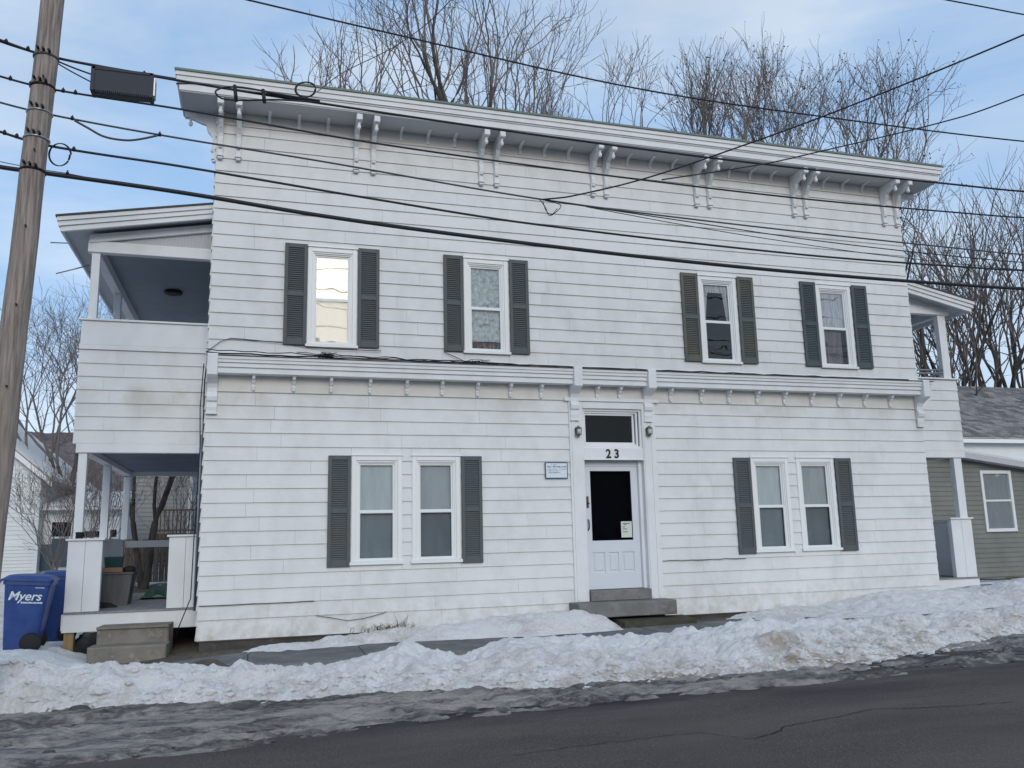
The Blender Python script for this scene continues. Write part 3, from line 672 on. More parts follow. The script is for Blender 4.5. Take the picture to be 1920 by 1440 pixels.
# windows
def window(x0, x1, z0, z1, up, lo, pane_u, pane_l, mid=.5):
    b = MB(); y = -.034; cw = .075
    b.bbox(x0, x0 + cw, y, .06, z0 + .05, z1); b.bbox(x1 - cw, x1, y, .06, z0 + .05, z1); b.bbox(x0 + cw, x1 - cw, y + .002, .06, z1 - cw, z1)
    b.box(x0 - .015, x1 + .015, y - .02, -.01, z1 + .002, z1 + .022)      # drip cap
    for q, d in ((.0, .022), (.022, .042)):
        w = .022; a0, a1 = x0 + cw + q, x1 - cw - q
        b.box(a0, a0 + w, y + d, .06, z0 + .06, z1 - cw); b.box(a1 - w, a1, y + d, .06, z0 + .06, z1 - cw); b.box(a0 + w, a1 - w, y + d, .06, z1 - cw - q - w, z1 - cw - q)
    o = b.build('window', M['vinyl'], house)
    s = MB(); s.prism_x([(-.065, z0), (-.065, z0 + .04), (-.0, z0 + .062), (.06, z0 + .062), (.06, z0)], x0 - .02, x1 + .02); s.build('sill', M['vinyl'], o)
    a0, a1 = x0 + cw + .044, x1 - cw - .044; b0, b1 = z0 + .062, z1 - cw - .044; zm = b0 + (b1 - b0) * mid
    for (c0, c1, yy, pm) in ((zm, b1, .030, pane_u), (b0, zm, .010, pane_l)):
        s = MB(); w = .028
        s.box(a0, a0 + w, yy, yy + .022, c0, c1); s.box(a1 - w, a1, yy, yy + .022, c0, c1); s.box(a0 + w, a1 - w, yy, yy + .022, c0, c0 + w * (1.3 if yy < .02 else .9)); s.box(a0 + w, a1 - w, yy, yy + .022, c1 - w, c1)
        q = s.build('sash', M['sash'], o)
        p = MB(); p.box(a0 + w, a1 - w, yy + .010, yy + .014, c0 + w * (1.3 if yy < .02 else .9), c1 - w); p.build('pane', pm, o)
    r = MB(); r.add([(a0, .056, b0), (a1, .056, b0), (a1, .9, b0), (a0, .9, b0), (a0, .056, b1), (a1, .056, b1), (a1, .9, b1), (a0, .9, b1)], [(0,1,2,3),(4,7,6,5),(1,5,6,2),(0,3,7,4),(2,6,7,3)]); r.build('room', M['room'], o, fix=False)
    def sheet(c0, c1, mt, yb=.085, wave=.006, x0_=None, x1_=None, name='blind', nfold=9):
        u0, u1 = x0_ if x0_ is not None else a0 + .004, x1_ if x1_ is not None else a1 - .004
        n = 48; sbm = MB(); vs = []
        for i in range(n + 1):
            t = i / n; xx = u0 + (u1 - u0) * t; yy = yb + wave * math.sin(t * nfold * 2 * PI + 1)
            vs += [(xx, yy, c0), (xx, yy, c1)]
        sbm.add(vs, [(2 * i, 2 * i + 2, 2 * i + 3, 2 * i + 1) for i in range(n)], True); return sbm.build(name, mt, o, fix=False)
    return o, (a0, a1, b0, b1, zm), sheet
def shutter(x0, x1, z0, z1, mt, tilt=0.0):
    b = MB(); f = .055; y0, y1 = -.062, -.030; zm = z0 + (z1 - z0) * .5
    b.bbox(x0, x0 + f, y0, y1, z0, z1, .004); b.bbox(x1 - f, x1, y0, y1, z0, z1, .004)
    b.bbox(x0 + f, x1 - f, y0 + .001, y1, z0, z0 + .11, .004); b.bbox(x0 + f, x1 - f, y0 + .001, y1, z1 - .07, z1, .004); b.bbox(x0 + f, x1 - f, y0 + .001, y1, zm - .04, zm + .04, .004)
    b.box(x0 + f, x1 - f, y1 - .006, y1 - .001, z0 + .11, z1 - .07)
    o = b.build('shutter', mt, house)
    l = MB()
    for c0, c1 in ((z0 + .11, zm - .04), (zm + .04, z1 - .07)):
        n = int((c1 - c0) / .034)
        for i in range(n):
            z = c0 + (c1 - c0) * (i + .5) / n
            l.add([(x0 + f, y0 + .008, z - .013), (x1 - f, y0 + .008, z - .013), (x1 - f, y1 - .010, z + .009), (x0 + f, y1 - .010, z + .009), (x0 + f, y0 + .008, z - .008), (x1 - f, y0 + .008, z - .008), (x1 - f, y1 - .010, z + .014), (x0 + f, y1 - .010, z + .014)], BF)
    l.build('louvers', mt, o); return o
o, (a0, a1, b0, b1, zm), sh = window(*WU[0], *UZ, 0, 0, M['glass_bright'], M['glass_shiny']); sh(b0, b1, M['cream'], .07, .004, nfold=3)  # cream sheet behind the panes paints the sky reflection of this window
o, (a0, a1, b0, b1, zm), sh = window(*WU[1], *UZ, 0, 0, M['glass'], M['glass']); sh(b0 + .17, b1, M['lace'], .07, .006)
pl = MB(); rp = random.Random(3)
for i in range(16):
    x = rp.uniform(a0 + .04, a1 - .04); pl.tube([(x, .09, b0), (x + rp.uniform(-.05, .05), .085, b0 + .08), (x + rp.uniform(-.09, .09), .08, b0 + rp.uniform(.1, .17))], [.006, .005, .001], 4)
pl.build('window_clutter', M['brownbox'], o)
o, (a0, a1, b0, b1, zm), sh = window(*WU[2], *UZ, 0, 0, M['glass'], M['glass']); sh(b1 - .17, b1, M['curtain'], .07, .006, name='valance')
for s_ in (0, 1):
    tri = MB(); n = 14; vs = []
    for i in range(n + 1):
        t = i / n; z = b1 - .17 - (b1 - .17 - zm) * t; wdt = .13 * (1 - t * .55); xa = a0 if s_ == 0 else a1; sg = 1 if s_ == 0 else -1
        for k in range(7): vs.append((xa + sg * wdt * k / 6, .075 + .008 * math.sin(k * 2.6), z))
    tri.add(vs, [(i * 7 + k, i * 7 + k + 1, (i + 1) * 7 + k + 1, (i + 1) * 7 + k) for i in range(n) for k in range(6)], True); tri.build('curtain', M['curtain'], o, fix=False)
o, (a0, a1, b0, b1, zm), sh = window(*WU[3], *UZ, 0, 0, M['glass_mid'], M['glass']); sh(zm, b1, M['curtain'], .07, .006); sh(b0, zm, M['sheer_dark'], .09, .012, a0, a0 + (a1 - a0) * .85, 'curtain')
for i, w in enumerate(WL):
    o, (a0, a1, b0, b1, zm), sh = window(*w, *LZ, 0, 0, M['glass'], M['screen_glass']); sh(b0 + .02, b1, M['blind'] if i % 2 == 0 else M['blind_grey'], .075, .002, nfold=2)
for (x0, x1), mt in [((.38, .75), 'shutter'), ((1.555, 1.92), 'shutter'), ((3.0, 3.355), 'shutter'), ((4.17, 4.53), 'shutter'), ((7.51, 7.875), 'shutter_green'), ((8.70, 9.06), 'shutter_green'), ((10.10, 10.46), 'shutter_teal'), ((11.29, 11.66), 'shutter_teal')]:
    shutter(x0 + .006, x1 - .006, 4.60, 6.29, M[mt])
for (x0, x1), mt in [((1.12, 1.485), 'shutter'), ((3.27, 3.63), 'shutter'), ((8.36, 8.725), 'shutter'), ((10.54, 10.91), 'shutter')]:
    shutter(x0 + .006, x1 - .006, 1.10, 2.83, M[mt])

# door surround, transom, door
ds = MB()
ds.bbox(5.20, 5.46, -.045, .06, .40, 3.80); ds.bbox(6.58, 6.84, -.045, .06, .40, 3.80)
ds.bbox(5.24, 5.30, -.058, -.044, .42, 3.44, .004); ds.bbox(6.74, 6.80, -.058, -.044, .42, 3.44, .004); ds.bbox(6.60, 6.66, -.058, -.044, .42, 3.44, .004)
ds.bbox(5.46, 6.58, -.043, .06, 3.68, 3.80); ds.box(5.12, 6.92, -.07, .0, 3.803, 3.86)
ds.bbox(5.46, 6.58, -.035, .06, 2.79, 2.99); ds.box(5.44, 6.60, -.055, -.034, 2.775, 2.80)
ds.box(5.46, 5.50, .061, .30, .58, 2.78); ds.box(6.52, 6.58, .061, .30, .58, 2.78); ds.box(5.5, 6.52, .12, .30, 2.68, 2.78)
ds.box(6.60, 6.84, -.05, -.044, 1.27, 1.285)
surround = ds.build('door_surround', M['trim'], house)
tb = MB()
for k, (q, y) in enumerate([(0, .0), (.035, .03), (.07, .055)]):
    x0, x1, z0, z1 = 5.461 + q * .6, 6.579 - q * 1.6, 2.991 + q, 3.679 - q; w = .035
    tb.box(x0, x0 + w, y, .12, z0, z1); tb.box(x1 - w, x1, y, .12, z0, z1); tb.box(x0 + w, x1 - w, y, .12, z0, z0 + w); tb.box(x0 + w, x1 - w, y, .12, z1 - w, z1)
tr = tb.build('transom_window', M['trim'], house)
p = MB(); p.box(5.50, 6.46, .08, .084, 3.09, 3.61); p.build('pane', M['glass_dark'], tr)
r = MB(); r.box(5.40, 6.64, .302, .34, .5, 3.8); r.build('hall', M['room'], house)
dl = MB(); y0, y1 = .13, .17
dx0, dx1, dz0, dz1 = 5.502, 6.518, .585, 2.678; gx0, gx1, gz0, gz1 = 5.62, 6.39, 1.40, 2.60
dl.box(dx0, gx0, y0, y1, dz0, dz1); dl.box(gx1, dx1, y0, y1, dz0, dz1); dl.box(gx0, gx1, y0, y1, gz1, dz1); dl.box(gx0, gx1, y0, y1, dz0, .86); dl.box(gx0, gx1, y0, y1, 1.20, gz0)
dl.box(gx0, gx1, y0 + .018, y1, .86, 1.20)
for k in range(2): xx = gx0 + (gx1 - gx0) * (k + 1) / 3; dl.box(xx - .035, xx + .035, y0, y0 + .018, .86, 1.20)
door = dl.build('door', M['door'], house)
for k in range(3):
    a = gx0 + (gx1 - gx0) * k / 3 + (.035 if k else .0); b_ = gx0 + (gx1 - gx0) * (k + 1) / 3 - (.035 if k < 2 else .0)
    pm_ = MB(); pm_.bbox(a + .025, b_ - .025, y0 + .006, y0 + .018, .89, 1.17, .012); pm_.build('door_panel', M['door'], door)
p = MB(); p.box(gx0, gx1, y0 + .012, y0 + .016, gz0, gz1); p.build('pane', M['glass_dark'], door)
h = MB(); h.bbox(5.535, 5.575, y0 - .012, y0, 1.96, 2.16, .003); h.lathe((5.555, y0 - .04, 2.04), [(.012, .03), (.012, .0), (.02, -.01), (.008, -.02)], 8, 'y'); h.build('lock_plate', M['brass'], door)
h = MB(); h.tube([(5.55, y0 - .005, 1.76), (5.55, y0 - .05, 1.74), (5.55, y0 - .055, 1.62), (5.55, y0 - .005, 1.58)], .011, 6); h.build('door_handle', M['brass'], door)
text_mesh('2', .215, 'house_number', M['black'], house, (5.915, -.040, 2.815), (PI / 2, 0, 0), .004, .0, .9, .006)
text_mesh('3', .215, 'house_number', M['black'], house, (6.07, -.040, 2.815), (PI / 2, 0, 0), .004, .0, .9, .006)
# lamps on the surround
def lamp(x, z, label):
    e = empty('wall_lamp', (x, -.06, z), label, 'lamp', 'lamps flanking the front door')
    b = MB(); b.bbox(x - .035, x + .035, -.068, -.046, z - .05, z + .04, .003)
    for dx in (-.04, .04):
        for dy in (-.155, -.085): b.box(x + dx - .005, x + dx + .005, dy, dy + .01, z - .055, z + .045)
    b.lathe((x, -.115, z + .045), [(.064, 0), (.05, .018), (.015, .035), (.006, .05)], 8); b.lathe((x, -.115, z - .075), [(.01, -.03), (.03, 0), (.058, .012), (.058, .02)], 8)
    b.build('lamp_frame', M['lampmetal'], e)
    g = MB(); g.lathe((x, -.115, z - .05), [(.034, 0), (.036, .09)], 8); g.build('lamp_glass', M['lampglass'], e)
lamp(5.34, 3.27, 'small caged wall lamp on the left post of the door surround')
lamp(6.68, 3.29, 'small caged wall lamp on the right post of the door surround')
# notice inside door glass and sign
nb = MB(); nb.box(6.17, 6.375, y0 + .006, y0 + .009, 1.445, 1.72); nt_ = nb.build('paper_notice', M['paper']); tag(nt_, 'pale paper notice taped in the lower corner of the door glass', 'notice')
pr = MB()
for (a, b_, z) in [(6.20, 6.34, 1.68), (6.20, 6.24, 1.62), (6.20, 6.28, 1.585), (6.20, 6.29, 1.535), (6.22, 6.27, 1.66)]: pr.box(a, b_, y0 + .0035, y0 + .0055, z, z + .011)
pr.build('print', M['signtext'], nt_)
sg = empty('wall_sign', (4.935, -.04, 2.59), 'small blue-bordered white printed sign screwed left of the door surround', 'sign')
b = MB(); b.box(4.735, 5.145, -.045, -.036, 2.455, 2.735); b.build('sign_border', M['signblue'], sg)
b = MB(); b.box(4.752, 5.128, -.049, -.0455, 2.472, 2.718); b.build('sign_face', M['signwhite'], sg)
b = MB(); rs = random.Random(5)
def scrib(x0, x1, z, h, dens=.8):
    x = x0
    while x < x1:
        w = rs.uniform(.004, .009); hh = h * rs.uniform(.55, 1.0)
        if rs.random() < dens: b.box(x, x + w, -.0512, -.0496, z + (h - hh) * rs.random(), z + hh)
        x += w + .0035
scrib(4.78, 5.11, 2.645, .026, .95); scrib(4.84, 4.94, 2.682, .014, .7); scrib(4.78, 5.11, 2.612, .012, .7); scrib(4.78, 5.00, 2.580, .015, .85); scrib(4.79, 5.00, 2.550, .015, .8)
b.build('sign_print', M['signtext'], sg)
# concrete at the door
b = MB(); b.bbox(5.47, 6.58, -.10, .30, .405, .575, .008); b.build('threshold_step', M['conc_grey'], house)
b = MB(); b.bbox(5.10, 6.86, -.46, .0, .17, .40, .012); b.build('door_step', M['conc_grey'], house)
b = MB(); b.add([(5.75, -.80, -.2), (7.05, -.80, -.2), (7.10, -.2, -.2), (5.75, -.2, -.2), (5.75, -.78, .12), (7.02, -.80, .11), (7.08, -.2, .13), (5.75, -.2, .13)], BF); b.build('stone_slab', M['stone'], house)

# wires fixed to the front wall
def fcable(pts, r, name='facade_cable', mt='cable', y=-.05, n=5):
    mb = MB(); mb.tube(pts, r, n); return mb.build(name, M[mt], house)
def wob(x0, x1, z0, z1, y, n, seed, a=.012):
    r_ = random.Random(seed); return [(x0 + (x1 - x0) * i / n, y + r_.uniform(-a, a), z0 + (z1 - z0) * i / n + r_.uniform(-a, a)) for i in range(n + 1)]
fcable(wob(XL - .02, XR - .3, 4.405, 4.385, -.10, 60, 1, .010), .012)
fcable(wob(XL - .02, 6.5, 4.44, 4.36, -.16, 40, 2, .016), .008)
fcable(wob(0.6, 4.5, 4.47, 4.40, -.06, 22, 3, .02), .006)
fcable([(XL - .03, -.06, 4.42), (-.55, -.05, 4.60), (-.40, -.045, 4.66), (-.2, -.04, 4.655), (.35, -.05, 4.62), (1.1, -.07, 4.545), (1.95, -.06, 4.55)], .006)
fcable([(3.0, -.05, 4.58), (3.2, -.055, 4.50), (3.42, -.08, 4.39)], .006)
tg = MB(); rt = random.Random(9)
for k in range(12):
    pts = [(1.08 + rt.gauss(0, .085), -.12 + rt.gauss(0, .03), 4.43 + rt.gauss(0, .03)) for _ in range(6)]; tg.tube(pts, .005, 4)
tg.build('cable_tangle', M['cable'], house)
tg = MB()
for k in range(5):
    pts = [(3.55 + rt.gauss(0, .12), -.10 + rt.gauss(0, .03), 4.42 + rt.gauss(0, .02)) for _ in range(5)]; tg.tube(pts, .005, 4)
tg.build('cable_tangle', M['cable'], house)
fcable([(.98, -.05, .385), (1.2, -.045, .345), (1.45, -.045, .29), (1.7, -.045, .31), (2.0, -.045, .375), (2.05, -.045, .40)], .005, mt='cable_grey')
fcable([(XL + .02, -.04, .60)] + wob(-.5, .95, .60, .602, -.04, 8, 4, .004), .006, mt='cable_grey')
fcable(wob(6.86, 8.5, 1.02, 1.03, -.04, 12, 5, .012), .005, mt='cable_grey')
fcable([(XL - .02, .25, 4.4), (XL - .05, .28, 4.0), (XL - .04, .3, 3.2), (XL - .05, .3, 2.0), (XL - .05, .3, .6)], .012, mt='cable_grey')
fcable([(XL - .07, .25, 4.3), (XL - .10, .3, 3.6), (XL - .08, .35, 3.0), (XL - .11, .32, 1.6), (XL - .12, .3, .7), (XL - .3, .3, .2)], .008, mt='cable')
b = MB(); b.tube([(XL - .055, .5, .5), (XL - .055, .5, 3.2)], .035, 8); b.build('conduit', M['galv'], house)

# ------------------------------------------------------------------ porches
def siding_rows(x0, x1, z0, z1, n, y, parent, flare=0.0):
    for k in range(n):
        a, b = z0 + (z1 - z0) * k / n, z0 + (z1 - z0) * (k + 1) / n
        course(x0, x1, a, b + .001, y, [], parent, .95, 1.3)
PB = 6.25
def porch(side):
    L_ = side == 'L'
    X0, X1 = (-2.73, XL - .02) if L_ else (XR + .02, 14.69)      # outer extents
    xo = X0 if L_ else X1                                          # outer side
    s = 1 if L_ else -1
    fz0 = .49 if L_ else .42
    # main mesh: skirt + floor framing + beams
    b = MB()
    b.bbox(X0 + .02, X1, .99, 1.03, .22 if L_ else .15, fz0 - .002)             # skirt
    b.box(min(xo, xo + s * .05) , max(xo, xo + s * .05), 1.031, PB, .25, fz0 - .002)
    b.bbox(X0 + .05, X1, .985, 1.12, 2.955, 3.10)                                     # front beam
    b.box(min(xo + s * .07, xo + s * .22), max(xo + s * .07, xo + s * .22), 1.121, PB, 2.97, 3.10)
    b.box(X0 + .08, X1, PB - .12, PB, 2.97, 3.099)
    b.box(X0, X1, 1.0, PB, 3.101, 3.13)
    po = b.build('porch', M['trim'], house)
    # lower ceiling and deck
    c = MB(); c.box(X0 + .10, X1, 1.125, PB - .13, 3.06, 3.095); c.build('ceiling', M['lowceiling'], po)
    nb_ = int((X1 - X0 - .06) / .14)
    for k in range(nb_):
        xa = X0 + .03 + k * (X1 - X0 - .03) / nb_; d_ = MB(); d_.box(xa + .003, xa + (X1 - X0 - .03) / nb_ - .003, .97, PB, fz0, fz0 + .025); d_.build('deck_board', M['deck'], po)
    # second storey apron: backing + siding + flat panel
    zt = 4.66
    ap = MB(); ap.box(X0 + .01, X1, 1.011, 1.08, 3.131, zt - .01); ap.box(min(xo, xo + s * .07), max(xo, xo + s * .07), 1.081, PB, 3.131, zt + (.45 if L_ else 0)); apo = ap.build('apron', M['trim'], po)
    siding_rows(X0 - .0, X1, 3.10, zt - (.05 if L_ else .02), 7, 1.01, po)
    if L_:
        q = MB(); q.bbox(X0 + .01, X1, .985, 1.05, zt + .035, 5.09); q.box(X0, X1, .970, 1.05, zt - .04, zt + .032); q.bbox(X0 - .03, X1, .95, 1.10, 5.093, 5.125, .004); q.box(X0 - .03, X0 + .10, 1.101, PB, 5.093, 5.125)
        q.build('parapet_panel', M['trim'], po); ztop = 5.125
    else:
        q = MB(); q.bbox(X0, X1 + .03, .95, 1.10, zt + .0, zt + .03, .004); q.box(X1 - .1, X1 + .03, 1.101, PB, zt + .0, zt + .03); q.build('parapet_cap', M['trim'], po); ztop = zt + .03
        for zz in (4.83, 4.76):
            t = MB(); t.tube([(XR, 1.05, zz + .0), (X1 - .1, 1.05, zz + .06)], .018, 6); t.build('rail', M['galv'], po)
        t = MB(); t.tube([(X1 - .08, 1.1, 4.86), (X1 - .08, PB, 4.86)], .02, 6); t.build('rail', M['galv'], po)
    # posts
    zb2 = 6.25 if L_ else 6.12
    for (y, up) in ((1.0, 1), (3.4, 1), (6.08, 1)):
        t = MB(); xa = xo + s * .09; w = .125 * s
        w = (.125 if L_ else .20) * s; t.bbox(min(xa, xa + w), max(xa, xa + w), y + .02, y + .145, 1.63 if True else .5, 2.953, .004); t.build('post', M['trim'], po)
        t = MB(); w2 = .125 * s if L_ else .20 * s
        t.bbox(min(xa, xa + w2), max(xa, xa + w2), y + .02, y + .145, ztop + .002, zb2, .004); t.build('post', M['trim'], po)
    # knee walls
    def knee(x0, x1, z1, name='knee_wall'):
        k = MB(); n = max(1, round((x1 - x0) / .24)); 
        for i in range(n):
            a, c_ = x0 + (x1 - x0) * i / n, x0 + (x1 - x0) * (i + 1) / n; k.bbox(a + .002, c_ - .002, 1.0, 1.10, fz0 + .03, z1 - .03, .004)
        k.bbox(x0 - .03, x1 + .03, .965, 1.15, z1 - .027, z1 + .005, .004); k.build(name, M['trim'], po)
    if L_: knee(X0 + .03, -2.21, 1.62); knee(-1.25, X1, 1.65)
    else: knee(14.12, X1 - .03, 1.68)
    k = MB(); xa, xb = (xo + .03, xo + .13) if L_ else (xo - .13, xo - .03)
    k.box(xa, xb, 1.101, PB, fz0 + .03, 1.60); k.box(xa - .03, xb + .03, 1.151, PB, 1.601, 1.63); k.build('side_wall', M['trim'], po)
    if L_: k = MB(); k.box(xb, X1, PB - .1, PB - .05, 1.46, 1.60); k.build('back_rail', M['soffit'], po)
    # upper beam, ceiling, roof
    zr0, zr1 = (6.62, 7.05) if L_ else (6.30, 6.78)    # roof underside at outer and inner edge
    xe = xo - s * .38
    b = MB(); bm0, bm1 = (6.25, 6.44) if L_ else (6.12, 6.30)
    b.bbox(X0 + .03, X1, .985, 1.12, bm0, bm1); b.box(min(xo + s * .05, xo + s * .2), max(xo + s * .05, xo + s * .2), 1.121, PB, bm0, bm1 + .02)
    b.build('upper_beam', M['trim'], po)
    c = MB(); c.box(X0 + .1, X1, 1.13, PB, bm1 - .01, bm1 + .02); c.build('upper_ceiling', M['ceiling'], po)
    xi = X1 if L_ else X0
    def zr(x): return zr0 + (zr1 - zr0) * (x - xe) / (xi - xe)
    xo2 = xo + s * .05
    g = MB()
    if L_:
        g.prism_y([(xo2, bm1 + .002), (xi, bm1 + .002), (xi, zr(xi) - .16), (xo2, zr(xo2) - .16)] if zr(xo2) - .16 > bm1 + .01 else [(xo2, bm1 + .002), (xi, bm1 + .002), (xi, zr(xi) - .16), (xo2 + .5, bm1 + .006)], 1.03, 1.08)
        go = g.build('gable_board', M['soffit'], po)
        bd = MB(); nbd = 26
        for i in range(nbd):
            xx = xo2 + .55 + (xi - xo2 - .55) * i / nbd
            zz = zr(xx) - .18
            if zz > bm1 + .04: bd.box(xx + .003, xx + .045, 1.018, 1.031, bm1 + .004, zz)
        bd.build('beadboard', M['soffit'], po)
    else:
        g.prism_y([(xo2, bm1 + .002), (xi, bm1 + .002), (xi, zr(xi) - .02), (xo2, zr(xo2) - .02)], 1.0, 1.08); g.build('gable_board', M['trim'], po)
    r_ = MB(); y0r = .62
    for (dz0, dz1, yy, ex) in ((-.01, .055, y0r, 0.0), (-.085, -.012, y0r + .03, .02), (-.165, -.087, y0r + .06, .05)):
        r_.prism_y([(xe + s * ex, zr(xe) + dz0), (xi, zr(xi) + dz0), (xi, zr(xi) + dz1), (xe + s * ex, zr(xe) + dz1)], yy, yy + .05)
        r_.prism_y([(xe + s * ex, zr(xe) + dz0), (xe + s * (ex + .03), zr(xe) + dz0), (xe + s * (ex + .03), zr(xe) + dz1), (xe + s * ex, zr(xe) + dz1)], yy + .051, PB + .4)
    r_.build('rake_fascia', M['trim'], po)
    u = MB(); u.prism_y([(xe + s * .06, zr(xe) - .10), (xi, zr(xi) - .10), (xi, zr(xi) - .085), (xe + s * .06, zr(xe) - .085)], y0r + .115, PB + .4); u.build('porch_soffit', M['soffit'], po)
    t = MB(); t.prism_y([(xe - s * .02, zr(xe) + .056), (xi, zr(xi) + .056), (xi, zr(xi) + .085), (xe - s * .02, zr(xe) + .085)], y0r - .02, PB + .42); t.build('porch_roof', M['roof'], po)
    if L_:
        rk = MB(); rk.prism_y([(xo2, zr(xo2) - .30), (xi, zr(xi) - .30), (xi, zr(xi) - .168), (xo2, zr(xo2) - .168)], .96, 1.016); rk.build('rake_trim', M['trim'], po)
        w = MB(); w.box(X0 + .05, X0 + .19, 1.04, 1.18, -.16, .22); w.build('support_post', M['newwood'], po)
        w = MB(); w.box(-1.3, -1.16, 2.5, 2.64, -.16, .22); w.box(X0 + .05, X0 + .19, PB - .2, PB - .06, -.16, .25); w.build('support_post', M['newwood'], po)
        lt = MB(); lt.lathe((-1.62, 3.7, 6.36), [(.09, 0), (.17, .012), (.18, .035), (.15, .045), (.15, .065)], 16); tag(lt.build('ceiling_light', M['black']), 'dark round light on the ceiling of the left upper porch', 'lamp')
        ant = MB(); ant.tube([(xe - .28, 1.6, 6.56), (xe + .2, 1.6, 6.58)], .012, 5); ant.tube([(xe - .27, 2.1, 6.17), (xe + .25, 2.1, 6.36)], .012, 5); ant.build('pipe', M['galv'], po)
    return po
pL = porch('L'); pR = porch('R')
# back apron of right porch: darkness behind comes from the side wall of the house itself
for xs_, sg_ in ((XR, 1), (XL, -1)):
    sdw = MB()
    for z0 in [.10 + .2144 * k for k in range(39)]:
        x0_, x1_ = xs_, xs_ + sg_ * .024
        sdw.add([(x0_, .0, z0), (x1_, .0, z0), (x1_, 12.9, z0), (x0_, 12.9, z0), (x0_, .0, z0 + .208), (xs_ + sg_ * .005, .0, z0 + .208), (xs_ + sg_ * .005, 12.9, z0 + .208), (x0_, 12.9, z0 + .208)], BF)
    o = sdw.build('side_siding', M['siding'], house); o['kind'] = 'stuff'

# siding boards -> objects (300 that show largest), rest joined
def show(bd):
    vs, ar, par = bd; c = sum((Vector(v) for v in vs), Vector()) / 8; return ar / (c - CAM).length ** 2
boards.sort(key=show, reverse=True)
print('boards', len(boards))
for vs, ar, par in boards[:300]:
    cx = vs[0]; mb = MB(); mb.add([tuple(Vector(v) - Vector(cx)) for v in vs], BF); o = mb.build('siding_board', M['siding'], None); o.location = cx; put(o, par)
for par in (wall, pL, pR):
    rest = [b for b in boards[300:] if b[2] is par]
    if rest:
        mb = MB()
        for vs, ar, _ in rest: mb.add(vs, BF)
        o = mb.build('siding_board', M['siding'], par); o['kind'] = 'stuff'

# concrete steps at the left porch
st = MB(); st.bbox(-.50, .50, .40, .88, -.35, .33, .02); st.bbox(-.53, .53, -.02, .40, -.35, .085, .02)
st.prism_x([(.4, .335), (.36, .335), (.36, .30), (.4, .29)], -.5, .5)
so = st.build('porch_steps', M['conc']); so.location = (-1.67, .10, -.01); so.rotation_euler = (0, 0, RAD(-3))
tag(so, 'two worn tan concrete steps in front of the left porch opening', 'steps')

# ------------------------------------------------------------------ things on and by the porch
def bin_(x, y, z, rz, label, logo, tilt=0.0):
    e = empty('wheelie_bin', (0, 0, 0), label, 'bin', 'blue wheeled bins beside the porch')
    b = MB(); n = 10
    sect = [(0, .19, .225), (.12, .205, .235), (.5, .24, .27), (.90, .275, .31), (.905, .295, .33), (.955, .295, .33)]
    vs = []; rings = []
    for h, hx, hy in sect:
        r_ = .05; ring = []
        for (cx, cy, a0) in ((hx - r_, hy - r_, 0), (-hx + r_, hy - r_, 90), (-hx + r_, -hy + r_, 180), (hx - r_, -hy + r_, 270)):
            for k in range(4): t = RAD(a0 + k * 30); ring.append((cx + r_ * math.cos(t), cy + r_ * math.sin(t), h))
        rings.append(ring)
    m_ = 16; vs = [p for r in rings for p in r]
    fs = [(i * m_ + k, i * m_ + (k + 1) % m_, (i + 1) * m_ + (k + 1) % m_, (i + 1) * m_ + k) for i in range(len(rings) - 1) for k in range(m_)]
    fs.append(tuple(range(m_))[::-1]); b.add(vs, fs, False)
    body = b.build('body', M['bluebin'], e)
    l = MB(); lr = []
    for h, hx, hy in ((.958, .31, .35), (.985, .31, .35), (1.03, .25, .28), (1.045, .12, .15)):
        r_ = .06; ring = []
        for (cx, cy, a0) in ((hx - r_, hy - r_, 0), (-hx + r_, hy - r_, 90), (-hx + r_, -hy + r_, 180), (hx - r_, -hy + r_, 270)):
            for k in range(4): t = RAD(a0 + k * 30); ring.append((cx + r_ * math.cos(t), cy + r_ * math.sin(t), h))
        lr.append(ring)
    vs = [p for r in lr for p in r]; fs = [(i * m_ + k, i * m_ + (k + 1) % m_, (i + 1) * m_ + (k + 1) % m_, (i + 1) * m_ + k) for i in range(3) for k in range(m_)]
    fs.append(tuple(range(m_))[::-1]); fs.append(tuple(range(3 * m_, 4 * m_))); l.add(vs, fs, False); l.build('lid', M['bluebin'], e)
    hd = MB(); hd.tube([(-.335, -.2, .93), (-.37, -.2, .95), (-.37, .2, .95), (-.335, .2, .93)], .016, 6); hd.build('handle', M['bluebin'], e)
    for sy in (-1, 1):
        w = MB(); w.lathe((.13, sy * .262, .13), [(.03, -.03), (.12, -.028), (.135, 0), (.12, .028), (.03, .03)], 18, 'y'); w.build('wheel', M['rubber'], e)
    ax = MB(); ax.tube([(.13, -.26, .13), (.13, .26, .13)], .012, 6); ax.build('axle', M['galv'], e)
    if logo:
        t = text_mesh('Myers', .168, 'logo', M['print'], body, (-.015, -.2965, .70), (PI / 2 + RAD(5.7), 0, 0), .0018, .25, .95, .0025)
        t = text_mesh('M', .24, 'logo', M['print'], body, (-.21, -.297, .67), (PI / 2 - RAD(5), 0, 0), .0015, .35, 1.0, .008) if False else None
        q = MB(); r_ = random.Random(2); xx = -.05
        while xx < .20: w_ = r_.uniform(.005, .012); q.box(xx, xx + w_, -.2915, -.286, .655, .665 + r_.uniform(.009, .016)); xx += w_ + .004
        xx = .10
        while xx < .20: w_ = r_.uniform(.005, .010); q.box(xx, xx + w_, -.3135, -.308, .865, .865 + r_.uniform(.009, .014)); xx += w_ + .004
        q.build('small_print', M['print'], body)
    e.location = (x, y, z); e.rotation_euler = (0, RAD(tilt), rz); e.scale = (1.07, 1.07, 1.03)
    return e
bin_(-3.13, .55, .05, RAD(4), 'blue wheeled bin with the white word Myers on its side', True, 4)
